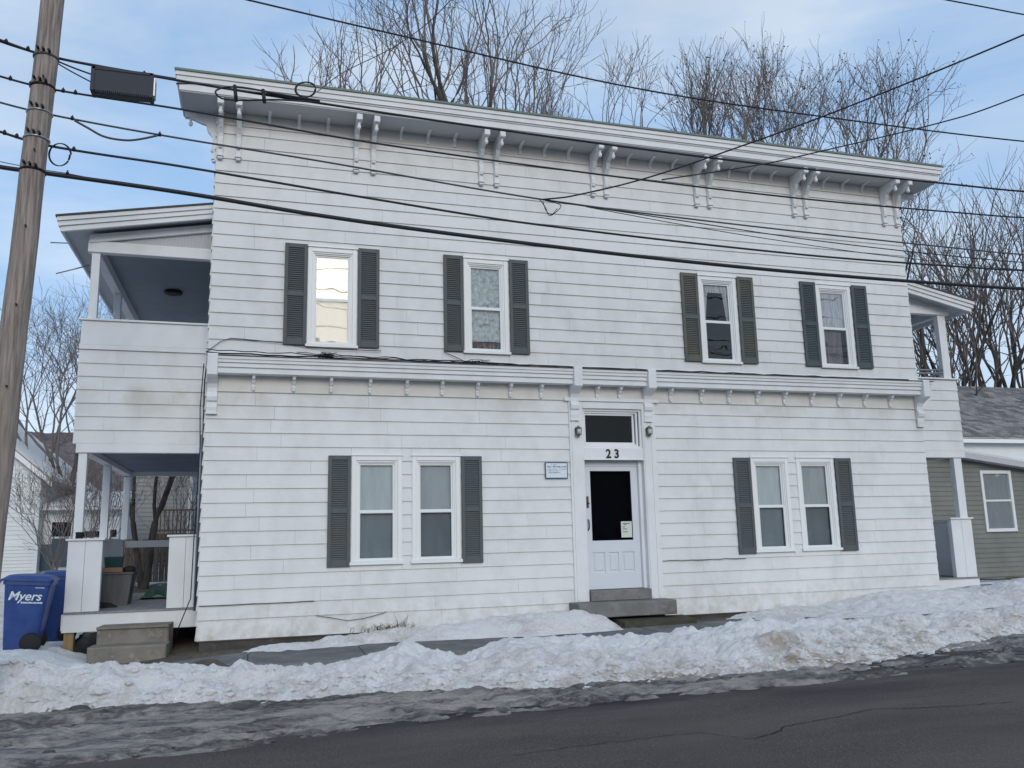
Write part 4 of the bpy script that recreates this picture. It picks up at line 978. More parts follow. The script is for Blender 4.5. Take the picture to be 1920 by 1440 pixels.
bin_(-2.92, 1.75, .06, RAD(12), 'second blue wheeled bin half hidden behind the first', False, 2)

b = MB(); b.lathe((-2.56, 1.06, 1.626), [(.055, 0), (.062, .01), (.062, .075), (.066, .08), (.066, .095), (.05, .10)], 14); tag(b.build('tin', M['rubber']), 'dark round tin standing on the corner of the porch rail', 'tin')
# grey storage bin with things stacked
e = empty('storage_tub', (-2.17, 2.6, .515), 'scuffed grey tub on the left porch floor against the side wall', 'tub')
b = MB(); b.add([(-2.40, 2.35, .515), (-1.98, 2.35, .515), (-1.98, 2.85, .515), (-2.40, 2.85, .515), (-2.44, 2.30, 1.02), (-1.92, 2.30, 1.02), (-1.92, 2.9, 1.02), (-2.44, 2.9, 1.02)], BF); b.build('tub_body', M['greybin'], e)
b = MB(); b.bbox(-2.46, -1.90, 2.28, 2.92, 1.022, 1.06, .008); b.build('tub_lid', M['greybin'], e)
b = MB(); b.bbox(-2.40, -2.08, 2.35, 2.7, 1.062, 1.14, .006); tag(b.build('cardboard_box', M['brownbox']), 'flat brown cardboard box lying on the grey tub', 'box')
b = MB(); b.add([(-2.36, 2.38, 1.142), (-2.12, 2.38, 1.142), (-2.12, 2.66, 1.142), (-2.36, 2.66, 1.142), (-2.38, 2.36, 1.32), (-2.10, 2.36, 1.32), (-2.10, 2.68, 1.32), (-2.38, 2.68, 1.32)], BF); tag(b.build('plastic_crate', M['tealp']), 'dark teal crate on top of the brown box', 'crate')
b = MB(); b.lathe((-1.98, 2.45, 1.062), [(.09, 0), (.10, .02), (.095, .06), (.06, .09), (.02, .10)], 12); tag(b.build('cap', M['rubber']), 'black rounded cap at the right end of the grey tub lid', 'cap')
b = MB(); n = 22; vs = []
rg = random.Random(8)
for j in range(9):
    for i in range(n):
        X_ = -1.95 + 1.1 * i / (n - 1); Y_ = 3.6 + .7 * j / 8; e_ = math.sin(PI * i / (n - 1)) ** .6 * math.sin(PI * (j + .3) / 8.6) ** .5
        vs.append((X_, Y_, .52 + .27 * abs(e_) * (.8 + .3 * math.sin(i * 1.3 + j))))
b.add(vs, [(j * n + i, j * n + i + 1, (j + 1) * n + i + 1, (j + 1) * n + i) for j in range(8) for i in range(n - 1)], True); tag(b.build('green_tarp', M['greenp'], fix=False), 'crumpled green plastic tarp on the porch floor', 'tarp')
for i, (x_, y_) in enumerate([(-2.33, 1.75), (-2.2, 1.85)]):
    b = MB()
    for k in range(2):
        yy = y_ + k * .11
        b.add([(x_ - .13, yy - .04, .515), (x_ + .13, yy - .04, .515), (x_ + .13, yy + .04, .515), (x_ - .13, yy + .04, .515), (x_ - .13, yy - .035, .60), (x_ + .02, yy - .03, .58), (x_ + .02, yy + .03, .58), (x_ - .13, yy + .035, .60)], BF)
    tag(b.build('shoes', M['rubber']), ['pair of dark shoes nearest the porch corner', 'second pair of dark shoes beside the grey tub'][i], 'shoes', 'shoes on the left porch')

# weeds
b = MB(); rw = random.Random(12)
for i in range(70):
    x = 2.05 + rw.gauss(0, .22); y = -.12 + rw.gauss(0, .05); h = rw.uniform(.04, .13)
    if abs(x - 2.28) < .1: h *= 2.0
    b.tube([(x, y, .08), (x + rw.uniform(-.06, .06), y - .02, .12 + h * .6), (x + rw.uniform(-.12, .12), y - .04, .12 + h)], [.005, .004, .001], 3, cap=False)
tag(b.build('dry_weeds', M['weed'], fix=False), 'tuft of dry brown weeds at the wall foot', 'weeds', kind='stuff')

# ------------------------------------------------------------------ utility pole and overhead lines
YP = -3.5
pe = empty('utility_pole', (-2.70, YP, -.2), 'weathered wooden utility pole leaning at the left edge of the view', 'pole')
def pole_x(z): return -2.43 + (z - 7.86) * (.16 / 5.36)
b = MB(); zs = [-.3 + .35 * i for i in range(33)]
b.tube([(pole_x(z) + .004 * math.sin(z * 3), YP, z) for z in zs], [.150 - .0035 * z + .002 * math.sin(z * 9) for z in zs], 20); b.build('shaft', M['pole'], pe)
def band(z, mt='black', h=.028):
    b = MB(); x = pole_x(z); r = .150 - .0035 * z + .008
    b.lathe((x, YP, z), [(r, -h / 2), (r + .006, -h / 2 + .01), (r + .006, h / 2 - .01), (r, h / 2)], 18); b.build('clamp', M[mt], pe)
    b = MB()
    for dx in (-.06, 0, .06): b.lathe((x + dx, YP - r - .03, z + .035 + dx * -.2), [(.014, -.02), (.018, 0), (.014, .05)], 6, 'y')
    b.build('bolts', M['black'], pe)
def zpx(v, u=90): return at(u, v, YP).z
for v, u, mt in ((110, 88, 'cable_grey'), (165, 80, 'black'), (213, 74, 'galv'), (262, 66, 'galv'), (322, 60, 'black')): band(zpx(v, u), mt)
b = MB()
for k in range(5):
    z = 3.2 + k * .9; b.tube([(pole_x(z) + .03, YP - .14, z), (pole_x(z) + .03, YP - .165, z)], .012, 6)
b.build('bolts', M['black'], pe)

def spline(pts, n=14):
    t = [0.0]
    for a, b in zip(pts[:-1], pts[1:]): t.append(t[-1] + max((b - a).length, 1e-6))
    m = []
    for i in range(len(pts)):
        a, b = max(i - 1, 0), min(i + 1, len(pts) - 1); m.append((pts[b] - pts[a]) / (t[b] - t[a]))
    out = []
    for i in range(len(pts) - 1):
        h = t[i + 1] - t[i]
        for k in range(n):
            q = k / n
            out.append(pts[i] * (2 * q ** 3 - 3 * q * q + 1) + m[i] * h * (q ** 3 - 2 * q * q + q) + pts[i + 1] * (-2 * q ** 3 + 3 * q * q) + m[i + 1] * h * (q ** 3 - q * q))
    out.append(pts[-1]); return out
def wire(pxs, Y, r, label, mt='cable', group='overhead lines', Ys=None, name='overhead_cable', clamps=()):
    Ys = Ys or [Y] * len(pxs)
    pts = [at(u, v, y) for (u, v), y in zip(pxs, Ys)]
    d0 = (pts[0] - pts[1]).normalized(); d1 = (pts[-1] - pts[-2]).normalized()
    if Ys[0] == Ys[-1] and pxs[0][0] <= 5: pts = [pts[0] + d0 * 12 + Vector((0, 0, .5))] + pts
    if pxs[-1][0] >= 1915: pts = pts + [pts[-1] + d1 * 9 + Vector((0, 0, .25))]
    b = MB(); b.tube(spline(pts), r, 6, cap=True); o = tag(b.build(name, M[mt]), label, 'cable', group)
    for cu_ in clamps:
        k = max(i for i in range(len(pxs) - 1) if pxs[i][0] <= cu_); t = (cu_ - pxs[k][0]) / (pxs[k + 1][0] - pxs[k][0]); cv_ = pxs[k][1] + t * (pxs[k + 1][1] - pxs[k][1])
        c0 = at(cu_ - 2, cv_ - 1, Ys[0] - .01); c1 = at(cu_ + 3, cv_, Ys[0] - .01); mb = MB(); mb.tube([c0, c1], r + .012, 6); mb.tube([at(cu_, cv_ - 1, Ys[0] - .01), at(cu_ + 1, cv_ - 6, Ys[0] - .01)], .008, 5)
        q = mb.build('line_clamp', M['cable'], o)
    return o
YW = -3.36
wire([(457, -2), (700, 55), (1190, 165), (1560, 221), (1920, 265)], -3.8, .012, 'highest thin line, passing above the roof in front of the bare trees')
wire([(0, 75), (90, 105), (330, 150), (577, 190), (1000, 252), (1400, 304), (1800, 347), (1920, 359)], YW, .016, 'dark line running along the roof cornice', clamps=(11, 52, 270))
wire([(0, 78), (88, 107), (140, 128), (176, 141)], YW + .02, .010, 'short lead from the pole into the left end of the splice box')
wire([(90, 108), (130, 132), (177, 157)], YW + .02, .008, 'slack lead curving from the pole to the lower edge of the splice box')
wire([(90, 105), (200, 125), (270, 137), (330, 147)], YW + .01, .006, 'thin strand above the splice box')
wire([(0, 143), (95, 167), (340, 205), (700, 268), (1100, 324), (1500, 372), (1800, 399), (1920, 408)], YW, .013, 'black line just below the roof brackets, second from the top on the wall', clamps=(19, 57, 118, 141))
wire([(0, 192), (90, 214), (300, 253), (600, 302), (1017, 374), (1400, 423), (1800, 466), (1920, 477)], YW, .012, 'grey line from which the service drops branch off', 'cable_grey', clamps=(135, 299))
wire([(140, 226), (165, 240), (195, 256), (235, 263), (262, 261), (300, 253)], YW, .013, 'slack loop of cable sagging right of the pole', 'cable_grey')
wire([(1040, 378), (1300, 417), (1500, 447), (1700, 471), (1920, 492)], YW, .008, 'thin strand branching below the grey line')
wire([(1100, 388), (1300, 425), (1500, 457), (1650, 478), (1920, 506)], YW, .006, 'thinnest strand, lowest of the branching bundle')
wire([(0, 247), (90, 273), (340, 312), (700, 373), (1000, 420), (1500, 477), (1800, 500), (1920, 507)], YW, .015, 'black line crossing the wall just above the upper windows', clamps=(8, 31, 138))
wire([(0, 313), (80, 324), (340, 361), (600, 404), (866, 441), (1200, 481), (1500, 511), (1800, 534), (1920, 541)], YW - .03, .026, 'thickest black cable, lowest of the parallel lines')
wire([(0, 303), (80, 318), (130, 326), (190, 338)], YW - .03, .005, 'thin strand joining the thickest cable beside the pole', 'cable_grey', clamps=(126,))
wire([(1017, 374), (1070, 368), (1208, 335), (1387, 275), (1575, 206), (1920, 65)], YW, .011, 'upper service drop rising to the right edge across the trees', Ys=[YW, -3.5, -3.8, -4.4, -5.2, -6.8], group='service drops')
wire([(1241, 337), (1429, 308), (1512, 290), (1800, 220), (1920, 177)], YW, .010, 'lower service drop rising to the right edge over the cornice', Ys=[YW, -3.7, -3.9, -4.7, -5.4], group='service drops')
wire([(595, 172), (640, 138), (735, 90), (800, 45), (850, -5)], YW, .006, 'thin line climbing from the cable coil past the left trees', 'cable_grey', 'service drops', Ys=[YW, -3.5, -3.9, -4.3, -4.8])
wire([(1765, -2), (1840, 12), (1925, 28)], -4.5, .012, 'short stretch of line crossing the top right corner')
def loop(cu, cv, ru, rv, r, label, turns=1, mt='cable', tilt=0.0):
    b = MB(); pts = []
    for i in range(int(28 * turns) + 1):
        t = 2 * PI * i / 28; x, y = ru * math.cos(t), rv * math.sin(t)
        pts.append(at(cu + x * math.cos(tilt) - y * math.sin(tilt) + (i / 28) * 2, cv + x * math.sin(tilt) + y * math.cos(tilt), YW - .02 - .004 * i / 28))
    b.tube(pts, r, 6); tag(b.build('cable_coil', M[mt]), label, 'cable', 'coils of spare cable on the lines')
loop(571, 168, 19, 14, .009, 'round coil of cable at the edge of the roof', 1.9)
loop(110, 290, 20, 21, .006, 'round coil of thin cable beside the pole', 2.0)
b = MB()
b.tube(spline([at(u, v, YW - .03) for u, v in [(330, 157), (380, 158), (430, 168), (520, 178), (600, 190)]]), .009, 6)
b.tube(spline([at(u, v, YW - .05) for u, v in [(600, 192), (520, 187), (450, 188), (415, 184), (404, 172), (420, 164), (455, 164), (520, 176), (600, 189)]]), .012, 6)
tag(b.build('cable_coil', M['cable']), 'long flattened loop of cable strapped below the cornice', 'cable', 'coils of spare cable on the lines')
b = MB()
for u, lab in ((440, 'left black splice sleeve on the flattened cable loop'), (493, 'right black splice sleeve on the flattened cable loop')):
    b = MB(); p0, p1 = at(u, 160 + (u - 440) * .15, YW - .05), at(u + 3, 190 + (u - 440) * .05, YW - .05); b.tube([p0, p1], .024, 6); tag(b.build('cable_splice', M['cable']), lab, 'splice', 'splice sleeves on the cable loop')
b = MB(); b.tube(spline([at(u, v, YW - .01) for u, v in [(1012, 374), (1022, 388), (1030, 404), (1042, 398), (1052, 386), (1040, 380), (1022, 376)]]), .006, 5)
b.tube(spline([at(u, v, YW - .02) for u, v in [(1018, 378), (1024, 395), (1034, 402), (1045, 391)]]), .005, 5)
tag(b.build('drip_loop', M['cable']), 'small triangular drip loop where the service drop leaves the grey line', 'cable')
# splice box
A = at(176, 133, YW); B_ = at(288, 147, YW); D_ = at(177, 174, YW)
e = empty('splice_box', A, 'black rectangular splice box hung from the lines right of the pole', 'box')
ux = (B_ - A); hz = (A - D_).length
b = MB(); ang = math.atan2(ux.z, ux.x); LX = math.hypot(ux.x, ux.z)
def bx(l0, l1, y0_, y1_, h0, h1, mb):
    vs = []
    for yy, hh in ((y0_, h0), (y1_, h0), (y0_, h1), (y1_, h1)):
        for l in (l0, l1): vs.append((A.x + l * math.cos(ang) - hh * math.sin(ang), A.y + yy, A.z + l * math.sin(ang) + hh * math.cos(ang)))
    mb.add(vs, [(0, 1, 3, 2), (4, 6, 7, 5), (0, 4, 5, 1), (2, 3, 7, 6), (0, 2, 6, 4), (1, 5, 7, 3)])
bx(0, LX, -.09, .09, -hz, 0, b); bx(-.012, .03, -.10, .10, -hz - .01, .01, b); bx(LX - .03, LX + .012, -.10, .10, -hz - .02, .01, b); bx(0, LX, -.10, .10, -.02, .012, b)
b.build('case', M['boxshell'], e)
b = MB()
for i in range(26): l = .05 + (LX - .1) * i / 25; bx(l, l + .010, -.095, -.06, -hz - .028, -hz, b)
b.build('fins', M['boxshell'], e)
b = MB(); q = bx(LX + .013, LX + .03, -.07, .07, -hz + .02, -.03, b); b.build('end_plate', M['galv'], e)
b = MB()
for l in (.06, LX * .85): bx(l, l + .02, -.01, .01, .012, .07, b)
b.build('hanger', M['galv'], e)

# ------------------------------------------------------------------ neighbouring houses
# left white house, gable to the street
YH = 12.0
eL = empty('white_neighbour_house', (-8, YH, .8), 'white sided house with snow on its roof behind the bins', 'house')
gA = at(20, 836, YH); gB = at(88, 892, YH); slope = (gB.z - gA.z) / (gB.x - gA.x)
xr = gB.x; zr_ = gB.z; ridx = xr - 3.6; rz_ = zr_ - slope * 3.6; xl = ridx - 3.6; gb = .4
b = MB(); b.prism_y([(xl, gb), (xr - .12, gb), (xr - .12, zr_ - .12), (ridx, rz_ - .06), (xl, zr_ - .1)], YH, YH + 8); hw = b.build('wall', M['white_siding'], eL)
b = MB(); z = 1.62
while z < rz_ - .2:
    xm = xr - .12 if z < zr_ - .15 else xr - (z - zr_ + .25) / abs(slope)
    b.add([(xl, YH - .018, z), (xm, YH - .018, z), (xm, YH - .001, z + .115), (xl, YH - .001, z + .115), (xl, YH - .001, z), (xm, YH - .001, z)], [(0, 1, 2, 3), (0, 4, 5, 1)]); z += .115
b.build('siding', M['white_siding'], eL)
b = MB(); b.box(xl, at(72, 1020, YH).x, YH - .12, YH - .001, .5, at(0, 1018, YH).z - .01); z = .92
while z < 1.58: b.add([(xl, YH - .14, z), (at(70, 1020, YH).x, YH - .14, z), (at(70, 1020, YH).x, YH - .122, z + .09), (xl, YH - .122, z + .09)], [(0, 1, 2, 3)]); z += .09
b.box(at(68, 1020, YH).x, at(74, 1020, YH).x, YH - .15, YH - .121, .85, 1.62); b.build('lower_siding', M['white_siding'], eL)
def rfpanel(dz0, dz1, y0, y1, x_, name, mt):
    b = MB(); b.prism_y([(x_, zr_ + slope * (x_ - xr) + dz0), (ridx, rz_ + dz0), (ridx, rz_ + dz1), (x_, zr_ + slope * (x_ - xr) + dz1)], y0, y1)
    b.prism_y([(2 * ridx - x_, zr_ + slope * (x_ - xr) + dz0), (ridx, rz_ + dz0), (ridx, rz_ + dz1), (2 * ridx - x_, zr_ + slope * (x_ - xr) + dz1)], y0, y1); return b.build(name, mt, eL)
rfpanel(-.06, .02, YH - .25, YH + 8.2, xr + .22, 'roof', M['shingle']); rfpanel(-.16, -.0, YH - .28, YH - .252, xr + .2, 'rake_board', M['vinyl'])
me_o = rfpanel(.021, .11, YH - .15, YH + 8.2, xr + .16, 'roof_snow', M['snow'])
# side addition
ax0, ax1 = xr - .1, at(226, 950, YH + .6).x
za = at(92, 928, YH + .3).z; zb = at(226, 952, YH + .6).z
b = MB(); b.box(ax0 - .02, ax1, YH + .6, YH + 4, .5, zb - .05); b.build('addition_wall', M['white_siding'], eL)
b = MB(); z = .6
while z < zb - .2: b.add([(ax0, YH + .58, z), (ax1, YH + .58, z), (ax1, YH + .598, z + .115), (ax0, YH + .598, z + .115)], [(0, 1, 2, 3)]); z += .115
b.build('siding', M['white_siding'], eL)
b = MB(); b.prism_x([(YH + .25, zb - .06), (YH + .25, zb + .03), (YH + 3.5, zb + .5), (YH + 3.5, zb + .4)], ax0, ax1 + .1); b.build('addition_roof', M['vinyl'], eL)
b = MB(); b.prism_x([(YH + .22, zb + .034), (YH + .24, zb + .10), (YH + 3.4, zb + .62), (YH + 3.5, zb + .51)], ax0 + .0, ax1 + .1); b.build('addition_snow', M['snow'], eL)
def far_win(u0, v0, u1, v1, Y, name='window', mt='room', par=None, fr=True):
    a, c = at(u0, v0, Y), at(u1, v1, Y); b = MB(); b.box(a.x, c.x, Y - .03, Y + .0, c.z, a.z)
    o = b.build(name, M['vinyl'] if fr else M[mt], par)
    if fr:
        g = MB(); g.box(a.x + .05, c.x - .05, Y - .036, Y - .031, c.z + .05, a.z - .05); g.build('pane', M[mt], o)
    return o
far_win(95, 976, 136, 1009, YH + .56, 'window', 'room', eL); far_win(98, 1010, 136, 1062, YH + .56, 'door', 'dkblue', eL, False); far_win(76, 1021, 95, 1069, YH + .5, 'door_panel', 'dkblue', eL, False)
far_win(150, 993, 190, 1010, YH + .56, 'window', 'room', eL); far_win(204, 990, 222, 1010, YH + .56, 'window', 'room', eL)
# grey house with a deck, far behind the porch
YG = 19.0
eG = empty('grey_house', (-1.5, YG, 1.0), 'grey clapboard house with white corner board seen through the left porch', 'house')
p0, p1 = at(262, 780, YG), at(353, 1010, YG); b = MB(); b.box(p0.x, p1.x, YG, YG + 7, 1.0, 7.2); b.build('wall', M['grey_siding'], eG)
b = MB(); z = 1.0
while z < 7: b.add([(p0.x, YG - .02, z), (p1.x, YG - .02, z), (p1.x, YG - .001, z + .15), (p0.x, YG - .001, z + .15)], [(0, 1, 2, 3)]); z += .15
b.build('siding', M['grey_siding'], eG)
b = MB(); b.box(p1.x - .06, p1.x + .06, YG - .04, YG + .05, 1.0, 7.2); b.build('corner_board', M['vinyl'], eG)
b = MB(); b.prism_x([(YG - .4, 7.15), (YG + 3.5, 9.4), (YG + 7.4, 7.15), (YG + 7.4, 7.3), (YG + 3.5, 9.55), (YG - .4, 7.3)], p0.x - .3, p1.x + .3); b.build('roof', M['shingle'], eG)
b = MB(); q0, q1 = at(353, 928, YG + 1), at(377, 940, YG + 1); b.box(q0.x, q1.x + 2, YG + 1, YG + 2, q1.z, q0.z); b.box(q0.x, q1.x + 2, YG + .8, YG + 2, q1.z - .5, q1.z - .35); b.build('step_snow', M['snow'], eG)
YD = 16.5
eD = empty('wooden_deck', (at(300, 990, YD).x, YD, 1.2), 'raised wooden deck with railing in front of the grey house', 'deck')
d0, d1 = at(294, 958, YD), at(356, 1000, YD)
dlen = d1.x - d0.x + 1.2
b = MB(); b.box(d0.x, d0.x + dlen, YD, YD + 2.4, d1.z - .18, d1.z); b.build('deck_frame', M['deckwood'], eD)
b = MB(); b.box(d0.x, d0.x + dlen, YD, YD + .09, d0.z, d0.z + .05); b.box(d0.x, d0.x + dlen, YD + .01, YD + .06, d1.z + .08, d1.z + .13); b.build('rail', M['deckwood'], eD)
x = d0.x; k = 0
bal = None
while x < d0.x + dlen:
    if bal is None: mb = MB(); mb.box(-.018, .018, -.018, .018, 0, d0.z - d1.z); bal = mb.build('baluster', M['deckwood']); o = bal
    else: o = bal.copy(); C.objects.link(o)
    o.location = (x, YD + .03, d1.z + .02); put(o, eD); x += .125
for x in (d0.x, d0.x + dlen * .55, d0.x + dlen):
    mb = MB(); mb.box(x - .05, x + .05, YD - .02, YD + .10, .9, d0.z + .12); mb.build('post', M['deckwood'], eD)
# board fence below
YFn = 10.5
eF = empty('board_fence', (at(240, 1090, YFn).x, YFn, .5), 'old brown board fence behind the left porch', 'fence')
f0, f1 = at(238, 1012, YFn), at(318, 1100, YFn); x = f0.x - .6
while x < f1.x + 2.0:
    mb = MB(); h = rnd.uniform(-.04, .04); mb.box(x, x + .13, YFn, YFn + .025, .4, f0.z + h); mb.build('fence_board', M['fencewood'], eF); x += .14
mb = MB(); mb.box(f0.x - .6, f1.x + 2, YFn + .026, YFn + .07, 1.2, 1.3); mb.build('fence_rail', M['fencewood'], eF)

# right olive house
YO = 5.0
eR = empty('olive_house', (20, YO, .1), 'olive sided low house with grey shingle roof at the right edge', 'house')
X0o, X1o = 15.6, 27.0
ta, tb_ = at(1740, 843, YO), at(1920, 872, YO); sl = (tb_.z - ta.z) / (tb_.x - ta.x)
def rz2(x): return ta.z + sl * (x - ta.x)
b = MB(); b.prism_y([(X0o, .0), (X1o, .0), (X1o, rz2(X1o) - .05), (X0o, rz2(X0o) - .05)], YO + .02, YO + 3.5); b.build('wall', M['olive'], eR)
z = .14; wx = (19.10, 20.17, 1.33, 3.0)
while z < rz2(X0o) - .1:
    z1 = z + .128
    segs = [(X0o, X1o)]
    if z1 > wx[2] and z < wx[3]: segs = [(X0o, wx[0]), (wx[1], X1o)]
    for a, c_ in segs:
        cc = min(c_, ta.x + (z1 + .12 - ta.z) / sl) if z1 + .12 > rz2(X1o) else c_
        if cc - a < .2: continue
        mb = MB(); mb.add([(a, YO - .012, z), (cc, YO - .012, z), (cc, YO + .019, z), (a, YO + .019, z), (a, YO + .006, z1), (cc, YO + .006, z1), (cc, YO + .019, z1), (a, YO + .019, z1)], BF); mb.build('clapboard', M['olive'], eR)
    z = z1
b = MB(); x0, x1, z0, z1 = wx; w = .09
b.bbox(x0, x0 + w, YO - .04, YO + .06, z0, z1); b.bbox(x1 - w, x1, YO - .04, YO + .06, z0, z1); b.bbox(x0 + w, x1 - w, YO - .04, YO + .06, z1 - w, z1); b.bbox(x0 + w, x1 - w, YO - .05, YO + .06, z0, z0 + w); b.box(x0 + w, x1 - w, YO - .02, YO + .05, 2.15, 2.20)
wo_ = b.build('window', M['vinyl'], eR)
for c0, c1 in ((z0 + w, 2.15), (2.20, z1 - w)):
    g = MB(); g.box(x0 + w, x1 - w, YO + .0, YO + .004, c0, c1); g.build('pane', M['glass_mid'], wo_)
g = MB(); g.box(x0 + w, x1 - w, YO + .012, YO + .0185, z0 + w, z1 - w); g.build('blind', M['blind_grey'], wo_)
b = MB(); b.prism_y([(X0o - .2, rz2(X0o - .2) - .13), (X1o, rz2(X1o) - .13), (X1o, rz2(X1o) + .03), (X0o - .2, rz2(X0o - .2) + .03)], YO - .30, YO + 3.5); b.build('wing_roof', M['soffit'], eR)
b = MB(); b.prism_y([(X0o - .2, rz2(X0o - .2) + .032), (X1o, rz2(X1o) + .032), (X1o, rz2(X1o) + .09), (X0o - .2, rz2(X0o - .2) + .09)], YO - .27, YO + 2.6); b.build('wing_snow', M['snow'], eR)
YM = YO + 2.7; e0 = at(1810, 822, YM); e1 = at(1800, 724, YM + 4.2)
b = MB(); b.box(X0o - 1, 32, YM + .3, YM + 9, .3, e0.z - .02); b.build('main_wall', M['white_siding'], eR)
b = MB(); b.box(X0o - 1.3, 32.3, YM - .02, YM + .02, e0.z - .13, e0.z + .03); b.build('fascia', M['vinyl'], eR)
b = MB(); b.prism_x([(YM, e0.z - .02), (YM + 4.2, e1.z - .02), (YM + 8.4, e0.z - .02), (YM + 8.4, e0.z - .12), (YM + 4.2, e1.z - .14), (YM, e0.z - .1)], X0o - 1.2, 32.2); rfm = b.build('roof', M['shingle'], eR)
# shingle courses on the near slope: tabs of uneven shade, joined in few meshes
ncr = 28; dY, dZ = 4.2 / ncr, (e1.z - e0.z) / ncr
mats = []
for i in range(5):
    q = mat('shingle_tone', (0.17 + .04 * i, 0.168 + .039 * i, 0.172 + .038 * i), .95, .1); a_ = noise(q, 14, 3); bc_ = (0.17 + .04 * i, 0.168 + .039 * i, 0.172 + .038 * i); setcol(q, mixcol(q, rng(q, a_, .35, .7), bc_, tuple(v * .65 for v in bc_))); mats.append(q)
bs = [MB() for _ in mats]
for k in range(ncr):
    x = X0o - 1.2 + rnd.random() * .3; ya, za_ = YM + dY * k, e0.z + dZ * k
    while x < 32.2:
        w_ = rnd.uniform(.18, .45); m_ = rnd.choice(bs)
        m_.add([(x + .003, ya - .03, za_ - .005), (x + w_ - .003, ya - .03, za_ - .005), (x + w_ - .003, ya + dY, za_ + dZ + .008), (x + .003, ya + dY, za_ + dZ + .008), (x + .003, ya - .03, za_ + .016), (x + w_ - .003, ya - .03, za_ + .016)], [(4, 5, 2, 3), (0, 1, 5, 4)]); x += w_
for q, mm in zip(bs, mats):
    o = q.build('shingles', mm, rfm); o['kind'] = 'stuff'

# wooded hill far behind
hx = np.linspace(-160, 120, 140); 
def hill_z(X, Y):
    t = np.clip((Y - 90) / 70, 0, 1); top = np.interp(X, [-160, -60, -20, 20, 120], [26, 22, 19.5, 15, 13]) * .98
    return 1.5 + top * np.sin(t * PI / 2) + (fbm(X * .06, Y * .06, 4, 3) - .5) * 3 * t + (fbm(X * .9, Y * .9, 2, 13) - .5) * 1.6 * t
struct(grid_mesh('wooded_hill', np.linspace(-160, 120, 280), np.linspace(85, 200, 110), hill_z, M['hill']))

struct(grid_mesh('wooded_hill', np.linspace(-140, 160, 90), np.linspace(-190, -60, 40), lambda X, Y: -1 + 15 * np.sin(np.clip((-60 - Y) / 60, 0, 1) * PI / 2) + (fbm(X * .06, Y * .06, 4, 5) - .5) * 5 * np.clip((-60 - Y) / 20, 0, 1), M['hill']))  # unseen hill behind the camera, added to darken the reflections in the panes

